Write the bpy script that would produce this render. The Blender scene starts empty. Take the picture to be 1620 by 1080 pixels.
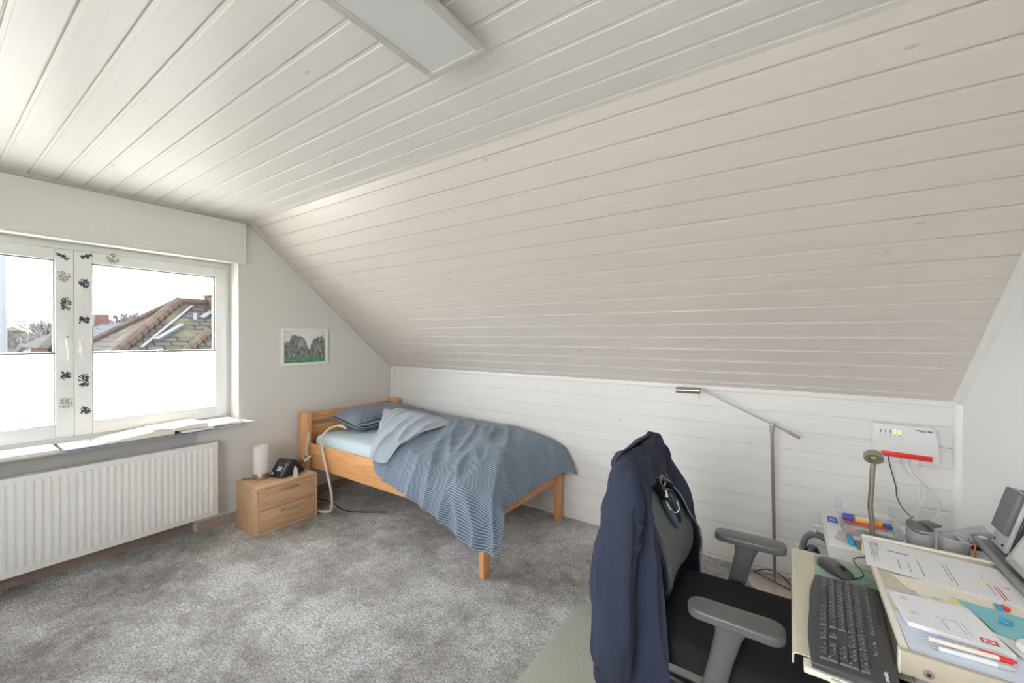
import bpy, bmesh, math, random
from mathutils import Vector, Matrix, noise
from math import sin, cos, pi, radians as rad

random.seed(7)
SC = bpy.context.scene
COL = SC.collection

# ------------------------------------------------------------------ camera, sky, exposure
cam_d = bpy.data.cameras.new('camera')
cam_d.sensor_width = 36.0
cam_d.lens = 644.75 * 36.0 / 1620.0
cam_d.clip_start = 0.02
cam_d.clip_end = 400
cam = bpy.data.objects.new('camera', cam_d)
COL.objects.link(cam)
YAW, PITCH, ROLL = 0.5961, -0.0084, 0.0038
_f = Vector((-sin(YAW), cos(YAW), 0)); _r = Vector((cos(YAW), sin(YAW), 0)); _u = Vector((0, 0, 1))
_f2 = _f * cos(PITCH) + _u * sin(PITCH); _u2 = -_f * sin(PITCH) + _u * cos(PITCH)
_r3 = _r * cos(ROLL) + _u2 * sin(ROLL); _u3 = -_r * sin(ROLL) + _u2 * cos(ROLL)
m = Matrix.Identity(4)
for i in range(3):
    m[i][0] = _r3[i]; m[i][1] = _u3[i]; m[i][2] = -_f2[i]
m[0][3], m[1][3], m[2][3] = 3.7383, -3.0834, 1.5
cam.matrix_world = m
SC.camera = cam

SKY = 9.0
world = bpy.data.worlds.new('overcast_sky'); SC.world = world
world.use_nodes = True
bg = world.node_tree.nodes['Background']
bg.inputs['Color'].default_value = (0.955, 0.98, 1.02, 1)
bg.inputs['Strength'].default_value = SKY
SC.view_settings.view_transform = 'Standard'
SC.view_settings.look = 'None'
SC.view_settings.gamma = 1.0
SC.view_settings.use_curve_mapping = False
SC.view_settings.exposure = 1.27
SC.cycles.max_bounces = 14
SC.cycles.diffuse_bounces = 8
SC.cycles.transparent_max_bounces = 16
SC.cycles.caustics_reflective = False
SC.cycles.caustics_refractive = False
SC.cycles.sample_clamp_indirect = 8.0


def portal(name, loc, rot, sx, sy):
    l = bpy.data.lights.new(name, 'AREA'); l.shape = 'RECTANGLE'; l.size = sx; l.size_y = sy
    l.cycles.is_portal = True
    o = bpy.data.objects.new(name, l); o.location = loc; o.rotation_euler = rot
    COL.objects.link(o)


portal('window_portal', (-0.29, -2.48, 1.475), (0, -pi / 2, 0), 1.27, 1.81)
portal('fill_window_portal', (2.9, -4.69, 1.55), (pi / 2, 0, 0), 1.6, 1.1)


# ------------------------------------------------------------------ helpers
def srgb(r, g, b):
    def c(v):
        v /= 255.0
        return v / 12.92 if v <= 0.04045 else ((v + 0.055) / 1.055) ** 2.4
    return (c(r), c(g), c(b), 1.0)


class NT:
    def __init__(s, name):
        s.m = bpy.data.materials.new(name); s.m.use_nodes = True
        s.t = s.m.node_tree; s.n = s.t.nodes; s.b = s.n['Principled BSDF']; s.out = s.n['Material Output']

    def new(s, typ, **kw):
        nd = s.n.new(typ)
        for k, v in kw.items():
            if k in nd.inputs: nd.inputs[k].default_value = v
            else: setattr(nd, k, v)
        return nd

    def link(s, a, ao, b, bi):
        s.t.links.new(a.outputs[ao], b.inputs[bi])

    def coords(s, kind='Object', scale=(1, 1, 1), rot=(0, 0, 0)):
        tc = s.new('ShaderNodeTexCoord'); mp = s.new('ShaderNodeMapping')
        mp.inputs['Scale'].default_value = scale; mp.inputs['Rotation'].default_value = rot
        s.link(tc, kind, mp, 'Vector'); return mp

    def ramp(s, stops):
        r = s.new('ShaderNodeValToRGB')
        e = r.color_ramp.elements
        e[0].position, e[0].color = stops[0]
        e[1].position, e[1].color = stops[-1]
        for p, c in stops[1:-1]:
            k = e.new(p); k.color = c
        return r

    def bump(s, src, out, strength=0.3, dist=0.01):
        b = s.new('ShaderNodeBump', Strength=strength, Distance=dist)
        s.link(src, out, b, 'Height'); s.link(b, 'Normal', s.b, 'Normal'); return b


def plain(name, col, rough=0.5, metal=0.0, noise_amt=0.06, scale=30, bump=0.0, **kw):
    """A base colour with a faint noise variation."""
    t = NT(name)
    mp = t.coords('Object')
    nz = t.new('ShaderNodeTexNoise', Scale=scale, Detail=4.0)
    t.link(mp, 'Vector', nz, 'Vector')
    k = noise_amt
    lo = tuple(max(0, c * (1 - k)) for c in col[:3]) + (1,)
    hi = tuple(min(1, c * (1 + k)) for c in col[:3]) + (1,)
    rp = t.ramp([(0.3, lo), (0.7, hi)])
    t.link(nz, 'Fac', rp, 'Fac'); t.link(rp, 'Color', t.b, 'Base Color')
    t.b.inputs['Roughness'].default_value = rough
    t.b.inputs['Metallic'].default_value = metal
    for a, v in kw.items(): t.b.inputs[a].default_value = v
    if bump: t.bump(nz, 'Fac', bump, 0.004)
    return t.m


def clear(name, tint=(1, 1, 1), gloss=0.08, rough=0.02, milk=0.0):
    t = NT(name)
    tr = t.new('ShaderNodeBsdfTransparent'); tr.inputs['Color'].default_value = tint + (1,)
    gl = t.new('ShaderNodeBsdfGlossy'); gl.inputs['Roughness'].default_value = rough
    lw = t.new('ShaderNodeLayerWeight', Blend=0.25)
    mul = t.new('ShaderNodeMath', operation='MULTIPLY_ADD')
    mul.inputs[1].default_value = 0.5; mul.inputs[2].default_value = gloss * 0.4
    t.link(lw, 'Facing', mul, 0)
    mx = t.new('ShaderNodeMixShader'); t.link(mul, 'Value', mx, 0)
    t.link(tr, 'BSDF', mx, 1); t.link(gl, 'BSDF', mx, 2)
    last = mx
    if milk:
        df = t.new('ShaderNodeBsdfDiffuse'); df.inputs['Color'].default_value = (0.85, 0.87, 0.88, 1)
        m2 = t.new('ShaderNodeMixShader'); m2.inputs[0].default_value = milk
        t.link(mx, 'Shader', m2, 1); t.link(df, 'BSDF', m2, 2); last = m2
    t.link(last, 'Shader', t.out, 'Surface')
    t.n.remove(t.b)
    return t.m


def origin_of(o):
    v = Vector((0, 0, 0))
    while o: v = v + Vector(o.location); o = o.parent
    return v


class MB:
    """Collects geometry in world coordinates; build() links it as ONE mesh object."""

    def __init__(s):
        s.bm = bmesh.new(); s.mi = 0; s.M = None; s.uv = None

    def _fin(s, verts, faces):
        for f in faces: f.material_index = s.mi
        if s.M is not None:
            for v in verts: v.co = s.M @ v.co

    def box(s, x0, x1, y0, y1, z0, z1, bev=0.0, seg=2):
        tmp = bmesh.new()
        vs = [tmp.verts.new((x, y, z)) for z in (z0, z1) for y in (y0, y1) for x in (x0, x1)]
        for q in ((0, 2, 3, 1), (4, 5, 7, 6), (0, 1, 5, 4), (2, 6, 7, 3), (0, 4, 6, 2), (1, 3, 7, 5)):
            tmp.faces.new([vs[i] for i in q])
        if bev:
            bmesh.ops.bevel(tmp, geom=tmp.edges[:], offset=bev, segments=seg, profile=0.5, affect='EDGES')
        s._merge(tmp); return s

    def _merge(s, tmp):
        mp = {}
        new = []
        for v in tmp.verts:
            mp[v] = s.bm.verts.new(v.co); new.append(mp[v])
        fs = []
        for f in tmp.faces:
            try: fs.append(s.bm.faces.new([mp[v] for v in f.verts]))
            except ValueError: pass
        s._fin(new, fs); tmp.free()

    def prism(s, pts, h0, h1, axis='z', bev=0.0, seg=2, bevel_caps=False):
        """polygon pts (2D) extruded along axis. axis z: (x,y); y: (x,z); x: (y,z)."""
        tmp = bmesh.new()
        def P(a, b, h):
            return {'z': (a, b, h), 'y': (a, h, b), 'x': (h, a, b)}[axis]
        lo = [tmp.verts.new(P(a, b, h0)) for a, b in pts]
        hi = [tmp.verts.new(P(a, b, h1)) for a, b in pts]
        n = len(pts)
        c0 = tmp.faces.new(lo[::-1]); c1 = tmp.faces.new(hi)
        for i in range(n):
            tmp.faces.new((lo[i], lo[(i + 1) % n], hi[(i + 1) % n], hi[i]))
        bmesh.ops.recalc_face_normals(tmp, faces=tmp.faces[:])
        if bev:
            ed = set(c0.edges) | set(c1.edges) if bevel_caps else tmp.edges[:]
            bmesh.ops.bevel(tmp, geom=list(ed), offset=bev, segments=seg, profile=0.5, affect='EDGES')
        s._merge(tmp); return s

    def lathe(s, prof, c=(0, 0, 0), n=32, rot=None):
        """prof: list of (r, z) revolved about z, then rotated by rot and moved to c."""
        tmp = bmesh.new()
        rings = []
        for r, z in prof:
            if r < 1e-6: rings.append([tmp.verts.new((0, 0, z))])
            else: rings.append([tmp.verts.new((r * cos(2 * pi * i / n), r * sin(2 * pi * i / n), z)) for i in range(n)])
        for a, b in zip(rings, rings[1:]):
            for i in range(n):
                j = (i + 1) % n
                if len(a) == 1 and len(b) == 1: continue
                if len(a) == 1: tmp.faces.new((a[0], b[j], b[i]))
                elif len(b) == 1: tmp.faces.new((a[i], a[j], b[0]))
                else: tmp.faces.new((a[i], a[j], b[j], b[i]))
        T = Matrix.Translation(c) @ (rot.to_4x4() if rot else Matrix.Identity(4))
        for v in tmp.verts: v.co = T @ v.co
        s._merge(tmp); return s

    def rod(s, a, b, r0, r1=None, n=16, caps=True):
        a, b = Vector(a), Vector(b); r1 = r0 if r1 is None else r1
        q = (b - a).to_track_quat('Z', 'Y').to_matrix()
        L = (b - a).length
        prof = ([(0, 0)] if caps else []) + [(r0, 0), (r1, L)] + ([(0, L)] if caps else [])
        return s.lathe(prof, a, n, q)

    def tube(s, pts, r, n=10, sub=6, closed=False, flat=1.0):
        """smooth tube through pts; r may be a number or a list."""
        P = [Vector(p) for p in pts]
        R = r if isinstance(r, (list, tuple)) else [r] * len(P)
        path, rr = [], []
        k = len(P)
        seg = k if closed else k - 1
        for i in range(seg):
            p0 = P[(i - 1) % k] if closed else P[max(i - 1, 0)]
            p1 = P[i]; p2 = P[(i + 1) % k]
            p3 = P[(i + 2) % k] if closed else P[min(i + 2, k - 1)]
            for j in range(sub):
                t = j / sub
                path.append(cr(p0, p1, p2, p3, t)); rr.append(R[i] * (1 - t) + R[(i + 1) % k] * t)
        if not closed: path.append(P[-1]); rr.append(R[-1])
        tmp = bmesh.new(); rings = []
        up = Vector((0, 0, 1)); prev = None
        for i, p in enumerate(path):
            a = path[i - 1] if (i > 0 or closed) else p
            b = path[(i + 1) % len(path)] if (i < len(path) - 1 or closed) else p
            d = (b - a).normalized()
            if prev is None:
                x = d.cross(up)
                if x.length < 1e-3: x = d.cross(Vector((1, 0, 0)))
            else: x = prev - d * prev.dot(d)
            x.normalize(); prev = x; y = d.cross(x)
            rings.append([tmp.verts.new(p + (x * cos(2 * pi * q / n) + y * flat * sin(2 * pi * q / n)) * rr[i]) for q in range(n)])
        pairs = list(zip(rings, rings[1:])) + ([(rings[-1], rings[0])] if closed else [])
        for a, b in pairs:
            for q in range(n): tmp.faces.new((a[q], a[(q + 1) % n], b[(q + 1) % n], b[q]))
        if not closed:
            tmp.faces.new(rings[0][::-1]); tmp.faces.new(rings[-1])
        s._merge(tmp); return s

    def quad(s, pts, th=0.0):
        """flat polygon with thickness th downwards."""
        vs = [s.bm.verts.new(p) for p in pts]; fs = [s.bm.faces.new(vs)]; allv = list(vs)
        if th:
            n = fs[0].normal.copy() if fs[0].normal.length else None
            fs[0].normal_update(); n = fs[0].normal
            lo = [s.bm.verts.new(Vector(p) - n * th) for p in pts]; allv += lo
            fs.append(s.bm.faces.new(lo[::-1]))
            k = len(pts)
            for i in range(k): fs.append(s.bm.faces.new((vs[i], lo[i], lo[(i + 1) % k], vs[(i + 1) % k])))
        s._fin(allv, fs); return s

    def grid(s, G, th=0.0, uv=None, edge=0.12):
        """G[i][j] Vectors. th>0 gives a closed shell offset along the normals, thinning to the border."""
        N, M = len(G), len(G[0])
        top = [[s.bm.verts.new(G[i][j]) for j in range(M)] for i in range(N)]
        fs = []
        lay = s.bm.loops.layers.uv.verify() if uv else None
        def face(vs, ids):
            f = s.bm.faces.new(vs); fs.append(f)
            if uv:
                for l, (i, j) in zip(f.loops, ids): l[lay].uv = uv(i, j)
        for i in range(N - 1):
            for j in range(M - 1):
                face((top[i][j], top[i + 1][j], top[i + 1][j + 1], top[i][j + 1]), ((i, j), (i + 1, j), (i + 1, j + 1), (i, j + 1)))
        if th:
            bot = []
            for i in range(N):
                row = []
                for j in range(M):
                    a = G[min(i + 1, N - 1)][j] - G[max(i - 1, 0)][j]; b = G[i][min(j + 1, M - 1)] - G[i][max(j - 1, 0)]
                    n = a.cross(b); n = n.normalized() if n.length else Vector((0, 0, 1))
                    e = min(i, N - 1 - i) / (N - 1); e2 = min(j, M - 1 - j) / (M - 1)
                    w = min(1, min(e, e2) / edge) if edge else 1
                    w = 0.15 + 0.85 * (w * (2 - w))
                    row.append(s.bm.verts.new(G[i][j] - n * th * w))
                bot.append(row)
            for i in range(N - 1):
                for j in range(M - 1):
                    face((bot[i][j], bot[i][j + 1], bot[i + 1][j + 1], bot[i + 1][j]), ((i, j), (i, j + 1), (i + 1, j + 1), (i + 1, j)))
            for i in range(N - 1):
                face((top[i][0], bot[i][0], bot[i + 1][0], top[i + 1][0]), ((i, 0), (i, 0), (i + 1, 0), (i + 1, 0)))
                face((top[i][M - 1], top[i + 1][M - 1], bot[i + 1][M - 1], bot[i][M - 1]), ((i, M - 1), (i + 1, M - 1), (i + 1, M - 1), (i, M - 1)))
            for j in range(M - 1):
                face((top[0][j], top[0][j + 1], bot[0][j + 1], bot[0][j]), ((0, j), (0, j + 1), (0, j + 1), (0, j)))
                face((top[N - 1][j], bot[N - 1][j], bot[N - 1][j + 1], top[N - 1][j + 1]), ((N - 1, j), (N - 1, j), (N - 1, j + 1), (N - 1, j + 1)))
        for f in fs: f.material_index = s.mi
        return s

    def build(s, name, mat, parent=None, at=None, smooth=40, label=None, recalc=True):
        if recalc: bmesh.ops.recalc_face_normals(s.bm, faces=s.bm.faces[:])
        org = origin_of(parent) if parent else Vector(at or (0, 0, 0))
        for v in s.bm.verts: v.co = v.co - org
        me = bpy.data.meshes.new(name); s.bm.to_mesh(me); s.bm.free()
        for mm in (mat if isinstance(mat, (list, tuple)) else [mat]): me.materials.append(mm)
        if smooth:
            me.polygons.foreach_set('use_smooth', [True] * len(me.polygons))
            me.set_sharp_from_angle(angle=rad(smooth))
        o = bpy.data.objects.new(name, me); COL.objects.link(o)
        if parent: o.parent = parent
        else: o.location = org
        if label: o['label'] = label
        return o


def cr(p0, p1, p2, p3, t):
    return 0.5 * ((2 * p1) + (p2 - p0) * t + (2 * p0 - 5 * p1 + 4 * p2 - p3) * t * t + (3 * p1 - p0 - 3 * p2 + p3) * t ** 3)


def net(C, N, M):
    """bicubic Catmull-Rom through the control net C[r][c]."""
    R, K = len(C), len(C[0])
    C = [[Vector(p) for p in r] for r in C]
    def line(pts, n):
        out = []; k = len(pts)
        for q in range(n):
            t = q / (n - 1) * (k - 1); i = min(int(t), k - 2); f = t - i
            p0 = pts[i - 1] if i > 0 else 2 * pts[0] - pts[1]
            p3 = pts[i + 2] if i + 2 < k else 2 * pts[-1] - pts[-2]
            out.append(cr(p0, pts[i], pts[i + 1], p3, f))
        return out
    rows = [line(r, M) for r in C]
    return [list(x) for x in zip(*[line([rows[r][j] for r in range(R)], N) for j in range(M)])]


def normals(G):
    N, M = len(G), len(G[0]); out = []
    for i in range(N):
        r = []
        for j in range(M):
            n = (G[min(i + 1, N - 1)][j] - G[max(i - 1, 0)][j]).cross(G[i][min(j + 1, M - 1)] - G[i][max(j - 1, 0)])
            r.append(n.normalized() if n.length else Vector((0, 0, 1)))
        out.append(r)
    return out


def tag(o, label, cat, group=None, kind=None):
    o['label'] = label; o['category'] = cat
    if group: o['group'] = group
    if kind: o['kind'] = kind
    return o


def thing(name, loc, label, cat, group=None):
    o = bpy.data.objects.new(name, None); COL.objects.link(o); o.location = loc
    o.empty_display_size = 0.05
    return tag(o, label, cat, group)


def struct(o, label=None):
    o['kind'] = 'structure'
    if label: o['label'] = label
    return o


def text(name, body, size, mat, parent, M, extrude=0.0003, bold=0.0):
    cu = bpy.data.curves.new(name, 'FONT'); cu.body = body; cu.size = size; cu.extrude = extrude; cu.offset = bold
    cu.align_x = 'CENTER'; cu.align_y = 'CENTER'
    t = bpy.data.objects.new('tmp', cu); COL.objects.link(t)
    bpy.context.view_layer.update()
    me = bpy.data.meshes.new_from_object(t.evaluated_get(bpy.context.evaluated_depsgraph_get()))
    bpy.data.objects.remove(t); bpy.data.curves.remove(cu)
    me.transform(M); me.transform(Matrix.Translation(-origin_of(parent)))
    me.materials.clear(); me.materials.append(mat)
    o = bpy.data.objects.new(name, me); COL.objects.link(o); o.parent = parent
    return o


def frame_m(loc, xd, yd):
    """matrix with local x along xd, local y along yd."""
    x = Vector(xd).normalized(); y = Vector(yd); y = (y - x * y.dot(x)).normalized(); z = x.cross(y)
    M = Matrix.Identity(4)
    for i in range(3): M[i][0], M[i][1], M[i][2], M[i][3] = x[i], y[i], z[i], loc[i]
    return M


# ------------------------------------------------------------------ materials
def board_mat(name, axis_scale, tint=(0.80, 0.755, 0.712), rough=0.34):
    t = NT(name)
    mp = t.coords('Object', axis_scale)
    g = t.new('ShaderNodeTexNoise', Scale=6.0, Detail=6.0, Roughness=0.6); t.link(mp, 'Vector', g, 'Vector')
    lo = tuple(c * 0.975 for c in tint) + (1,); hi = tuple(min(1, c * 1.02) for c in tint) + (1,)
    rp = t.ramp([(0.35, lo), (0.65, hi)]); t.link(g, 'Fac', rp, 'Fac')
    mp2 = t.coords('Object', tuple(0.35 + 0.65 * (a > 0.5) for a in axis_scale))
    vo = t.new('ShaderNodeTexVoronoi', Scale=7.5); t.link(mp2, 'Vector', vo, 'Vector')
    kr = t.ramp([(0.0, (1, 1, 1, 1)), (0.035, (1, 1, 1, 1)), (0.06, (0, 0, 0, 1))]); t.link(vo, 'Distance', kr, 'Fac')
    mx = t.new('ShaderNodeMix', data_type='RGBA')
    ml = t.new('ShaderNodeMath', operation='MULTIPLY'); ml.inputs[1].default_value = 0.55
    t.link(kr, 'Color', ml, 0); t.link(ml, 'Value', mx, 'Factor')
    t.t.links.new(rp.outputs['Color'], mx.inputs[6]); mx.inputs[7].default_value = (0.45, 0.40, 0.34, 1)
    t.t.links.new(mx.outputs[2], t.b.inputs['Base Color'])
    t.b.inputs['Roughness'].default_value = rough
    t.bump(g, 'Fac', 0.05, 0.002)
    return t.m


def wood_mat(name, c0, c1, scale=(2, 30, 30), rough=0.45, knots=True):
    t = NT(name)
    mp = t.coords('Object', scale)
    g = t.new('ShaderNodeTexNoise', Scale=1.6, Detail=8.0, Roughness=0.65, Distortion=0.6); t.link(mp, 'Vector', g, 'Vector')
    rp = t.ramp([(0.3, c0), (0.55, c1), (0.75, tuple(min(1, a * 1.08) for a in c1[:3]) + (1,))]); t.link(g, 'Fac', rp, 'Fac')
    t.link(rp, 'Color', t.b, 'Base Color'); t.b.inputs['Roughness'].default_value = rough
    t.bump(g, 'Fac', 0.08, 0.002)
    return t.m


def carpet_mat():
    t = NT('grey_carpet')
    mp = t.coords('Object')
    big = t.new('ShaderNodeTexNoise', Scale=1.35, Detail=9.0, Roughness=0.72, Distortion=0.12); t.link(mp, 'Vector', big, 'Vector')
    fine = t.new('ShaderNodeTexNoise', Scale=85.0, Detail=5.0, Roughness=0.8); t.link(mp, 'Vector', fine, 'Vector')
    mid = t.new('ShaderNodeTexNoise', Scale=13.0, Detail=7.0, Roughness=0.75); t.link(mp, 'Vector', mid, 'Vector')
    ad = t.new('ShaderNodeMath', operation='MULTIPLY_ADD'); ad.inputs[1].default_value = 0.38
    t.link(mid, 'Fac', ad, 0); t.link(big, 'Fac', ad, 2)
    rp = t.ramp([(0.555, srgb(144, 140, 136)), (0.635, srgb(180, 177, 174)), (0.72, srgb(210, 208, 206)), (0.80, srgb(238, 237, 236))])
    t.link(ad, 'Value', rp, 'Fac')
    rf = t.ramp([(0.36, (0.33, 0.33, 0.33, 1)), (0.64, (1.68, 1.68, 1.68, 1))]); t.link(fine, 'Fac', rf, 'Fac')
    mx = t.new('ShaderNodeMix', data_type='RGBA', blend_type='MULTIPLY'); mx.inputs[0].default_value = 1.0
    t.t.links.new(rp.outputs['Color'], mx.inputs[6]); t.t.links.new(rf.outputs['Color'], mx.inputs[7])
    t.t.links.new(mx.outputs[2], t.b.inputs['Base Color'])
    t.b.inputs['Roughness'].default_value = 1.0
    t.b.inputs['Sheen Weight'].default_value = 0.25
    t.bump(fine, 'Fac', 1.0, 0.02)
    return t.m


def stripe_mat(name, base, line, freq, axis=1, width=0.30, rough=0.9, wob=0.0):
    t = NT(name)
    tc = t.new('ShaderNodeTexCoord'); sp = t.new('ShaderNodeSeparateXYZ'); t.link(tc, 'UV', sp, 'Vector')
    mu = t.new('ShaderNodeMath', operation='MULTIPLY'); mu.inputs[1].default_value = freq; t.link(sp, 'XYZ'[axis], mu, 0)
    fr = t.new('ShaderNodeMath', operation='FRACT'); t.link(mu, 'Value', fr, 0)
    rp = t.ramp([(0.0, line), (width, line), (width + 0.08, base), (1.0, base)]); t.link(fr, 'Value', rp, 'Fac')
    nz = t.new('ShaderNodeTexNoise', Scale=320.0, Detail=2.0); t.link(tc, 'Object', nz, 'Vector')
    rn = t.ramp([(0.3, (0.86, 0.86, 0.86, 1)), (0.7, (1.1, 1.1, 1.1, 1))]); t.link(nz, 'Fac', rn, 'Fac')
    mx = t.new('ShaderNodeMix', data_type='RGBA', blend_type='MULTIPLY'); mx.inputs[0].default_value = 1.0
    t.t.links.new(rp.outputs['Color'], mx.inputs[6]); t.t.links.new(rn.outputs['Color'], mx.inputs[7])
    t.t.links.new(mx.outputs[2], t.b.inputs['Base Color'])
    t.b.inputs['Roughness'].default_value = rough; t.b.inputs['Sheen Weight'].default_value = 0.2
    return t.m


def translucent_mat(name, col, amt=0.6):
    t = NT(name)
    df = t.new('ShaderNodeBsdfDiffuse'); df.inputs['Color'].default_value = col
    tl = t.new('ShaderNodeBsdfTranslucent'); tl.inputs['Color'].default_value = col
    mx = t.new('ShaderNodeMixShader'); mx.inputs[0].default_value = amt
    t.link(df, 'BSDF', mx, 1); t.link(tl, 'BSDF', mx, 2); t.link(mx, 'Shader', t.out, 'Surface'); t.n.remove(t.b)
    return t.m


def roof_mat(name, c0, c1, moss, w=0.30, h=0.36):
    t = NT(name)
    tc = t.new('ShaderNodeTexCoord')
    br = t.new('ShaderNodeTexBrick', Scale=1.0); t.link(tc, 'UV', br, 'Vector')
    br.inputs['Brick Width'].default_value = w; br.inputs['Row Height'].default_value = h
    br.inputs['Mortar Size'].default_value = 0.035; br.inputs['Mortar Smooth'].default_value = 0.6
    br.inputs['Color1'].default_value = c0; br.inputs['Color2'].default_value = c1
    br.inputs['Mortar'].default_value = tuple(a * 0.35 for a in c0[:3]) + (1,)
    nz = t.new('ShaderNodeTexNoise', Scale=1.1, Detail=6.0); t.link(tc, 'UV', nz, 'Vector')
    rp = t.ramp([(0.52, (0, 0, 0, 1)), (0.66, (1, 1, 1, 1))]); t.link(nz, 'Fac', rp, 'Fac')
    mx = t.new('ShaderNodeMix', data_type='RGBA'); t.link(rp, 'Color', mx, 'Factor')
    t.t.links.new(br.outputs['Color'], mx.inputs[6]); mx.inputs[7].default_value = moss
    t.t.links.new(mx.outputs[2], t.b.inputs['Base Color'])
    t.b.inputs['Roughness'].default_value = 0.9
    t.bump(br, 'Fac', -0.25, 0.02)
    return t.m


def perforated_mat():
    t = NT('perforated_beige_metal')
    mp = t.coords('Object', (1, 1, 1))
    sp = t.new('ShaderNodeSeparateXYZ'); t.link(mp, 'Vector', sp, 'Vector')
    d = []
    for ax in 'XY':
        mu = t.new('ShaderNodeMath', operation='MULTIPLY'); mu.inputs[1].default_value = 1 / 0.0062; t.link(sp, ax, mu, 0)
        fr = t.new('ShaderNodeMath', operation='FRACT'); t.link(mu, 'Value', fr, 0)
        sb = t.new('ShaderNodeMath', operation='SUBTRACT'); sb.inputs[1].default_value = 0.5; t.link(fr, 'Value', sb, 0)
        sq = t.new('ShaderNodeMath', operation='POWER'); sq.inputs[1].default_value = 2; ab = t.new('ShaderNodeMath', operation='ABSOLUTE')
        t.link(sb, 'Value', ab, 0); t.link(ab, 'Value', sq, 0); d.append(sq)
    ad = t.new('ShaderNodeMath', operation='ADD'); t.link(d[0], 'Value', ad, 0); t.link(d[1], 'Value', ad, 1)
    rp = t.ramp([(0.05, srgb(70, 64, 54)), (0.10, srgb(196, 188, 168))]); t.link(ad, 'Value', rp, 'Fac')
    t.link(rp, 'Color', t.b, 'Base Color'); t.b.inputs['Roughness'].default_value = 0.5
    return t.m


def painting_mat():
    """Two rocky islets over green water under a pale sky, by object coordinates (y to the right, z up, metres)."""
    t = NT('landscape_print')
    tc = t.new('ShaderNodeTexCoord'); sp = t.new('ShaderNodeSeparateXYZ'); t.link(tc, 'Object', sp, 'Vector')
    def math(op, a, b=None, c=None):
        n = t.new('ShaderNodeMath', operation=op)
        for i, v in enumerate((a, b, c)):
            if v is None: continue
            if isinstance(v, (int, float)): n.inputs[i].default_value = v
            else: t.link(v[0], v[1], n, i)
        return (n, 'Value')
    y, z = (sp, 'Y'), (sp, 'Z')
    nz = t.new('ShaderNodeTexNoise', Scale=28.0, Detail=5.0); t.link(tc, 'Object', nz, 'Vector')
    wob = math('MULTIPLY', math('SUBTRACT', (nz, 'Fac'), 0.5), 0.07)
    def hump(c, w, h):
        q = math('POWER', math('ABSOLUTE', math('DIVIDE', math('SUBTRACT', y, c), w)), 3.0)
        return math('SUBTRACT', h, math('MULTIPLY', q, h + 0.06))
    top = math('MAXIMUM', math('MAXIMUM', hump(-0.075, 0.115, 0.105), hump(0.135, 0.10, 0.095)), hump(-0.19, 0.10, 0.05))
    top = math('MAXIMUM', math('ADD', top, wob), -0.02)
    rock = math('LESS_THAN', z, top)
    water = math('LESS_THAN', z, -0.095)
    rz = t.new('ShaderNodeTexNoise', Scale=42.0, Detail=3.0, Roughness=0.6)
    mp = t.coords('Object', (1, 1.6, 0.6)); t.link(mp, 'Vector', rz, 'Vector')
    rr = t.ramp([(0.32, srgb(70, 74, 78)), (0.43, srgb(116, 120, 88)), (0.50, srgb(120, 132, 150)), (0.57, srgb(152, 138, 112)), (0.68, srgb(196, 198, 202))])
    t.link(rz, 'Fac', rr, 'Fac')
    sk = t.ramp([(0.5, srgb(228, 230, 230)), (0.72, srgb(160, 192, 222))]); sn = t.new('ShaderNodeTexNoise', Scale=9.0); t.link(tc, 'Object', sn, 'Vector'); t.link(sn, 'Fac', sk, 'Fac')
    wt = t.ramp([(0.35, srgb(66, 122, 96)), (0.65, srgb(112, 160, 126))]); wn = t.new('ShaderNodeTexNoise', Scale=12.0); wm = t.coords('Object', (1, 1, 6)); t.link(wm, 'Vector', wn, 'Vector'); t.link(wn, 'Fac', wt, 'Fac')
    m1 = t.new('ShaderNodeMix', data_type='RGBA'); t.link(rock[0], 'Value', m1, 'Factor')
    t.t.links.new(sk.outputs['Color'], m1.inputs[6]); t.t.links.new(rr.outputs['Color'], m1.inputs[7])
    m2 = t.new('ShaderNodeMix', data_type='RGBA'); t.link(water[0], 'Value', m2, 'Factor')
    t.t.links.new(m1.outputs[2], m2.inputs[6]); t.t.links.new(wt.outputs['Color'], m2.inputs[7])
    t.t.links.new(m2.outputs[2], t.b.inputs['Base Color']); t.b.inputs['Roughness'].default_value = 0.5
    return t.m


M_BOARD = board_mat('shade_tinted_cream_boards', (0.25, 9, 9), (0.71, 0.655, 0.604))  # warm slope tone, darkened to stand in for dimmer light at that angle
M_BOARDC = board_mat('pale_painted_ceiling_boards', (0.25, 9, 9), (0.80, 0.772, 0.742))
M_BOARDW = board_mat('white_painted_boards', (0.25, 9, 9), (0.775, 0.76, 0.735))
M_TRIM = plain('pinkish_grey_trim_paint', (0.56, 0.53, 0.505, 1), 0.5, noise_amt=0.02)
M_TRIMW = plain('bright_trim_paint', (0.80, 0.79, 0.76, 1), 0.4, noise_amt=0.012)
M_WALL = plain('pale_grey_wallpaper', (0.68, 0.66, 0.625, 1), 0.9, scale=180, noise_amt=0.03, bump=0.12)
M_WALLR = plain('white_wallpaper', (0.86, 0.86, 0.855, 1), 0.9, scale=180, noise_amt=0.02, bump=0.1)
M_CARPET = carpet_mat()
M_SKIRT = plain('pinkish_carpet_skirting', srgb(160, 142, 132), 1.0, scale=240, noise_amt=0.2, bump=0.4)
M_PVC = plain('white_window_plastic', (0.80, 0.80, 0.78, 1), 0.3, noise_amt=0.01)
M_GASKET = plain('grey_gasket', srgb(120, 122, 124), 0.6)
M_GLASS = clear('window_glass')
M_BLIND = translucent_mat('white_pleated_fabric', (0.95, 0.945, 0.92, 1), 0.88)
M_ALU = plain('brushed_aluminium', srgb(176, 176, 174), 0.35, 0.7)
M_BOXM = plain('shutter_box_paint', (0.76, 0.76, 0.70, 1), 0.5, noise_amt=0.02)
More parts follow.
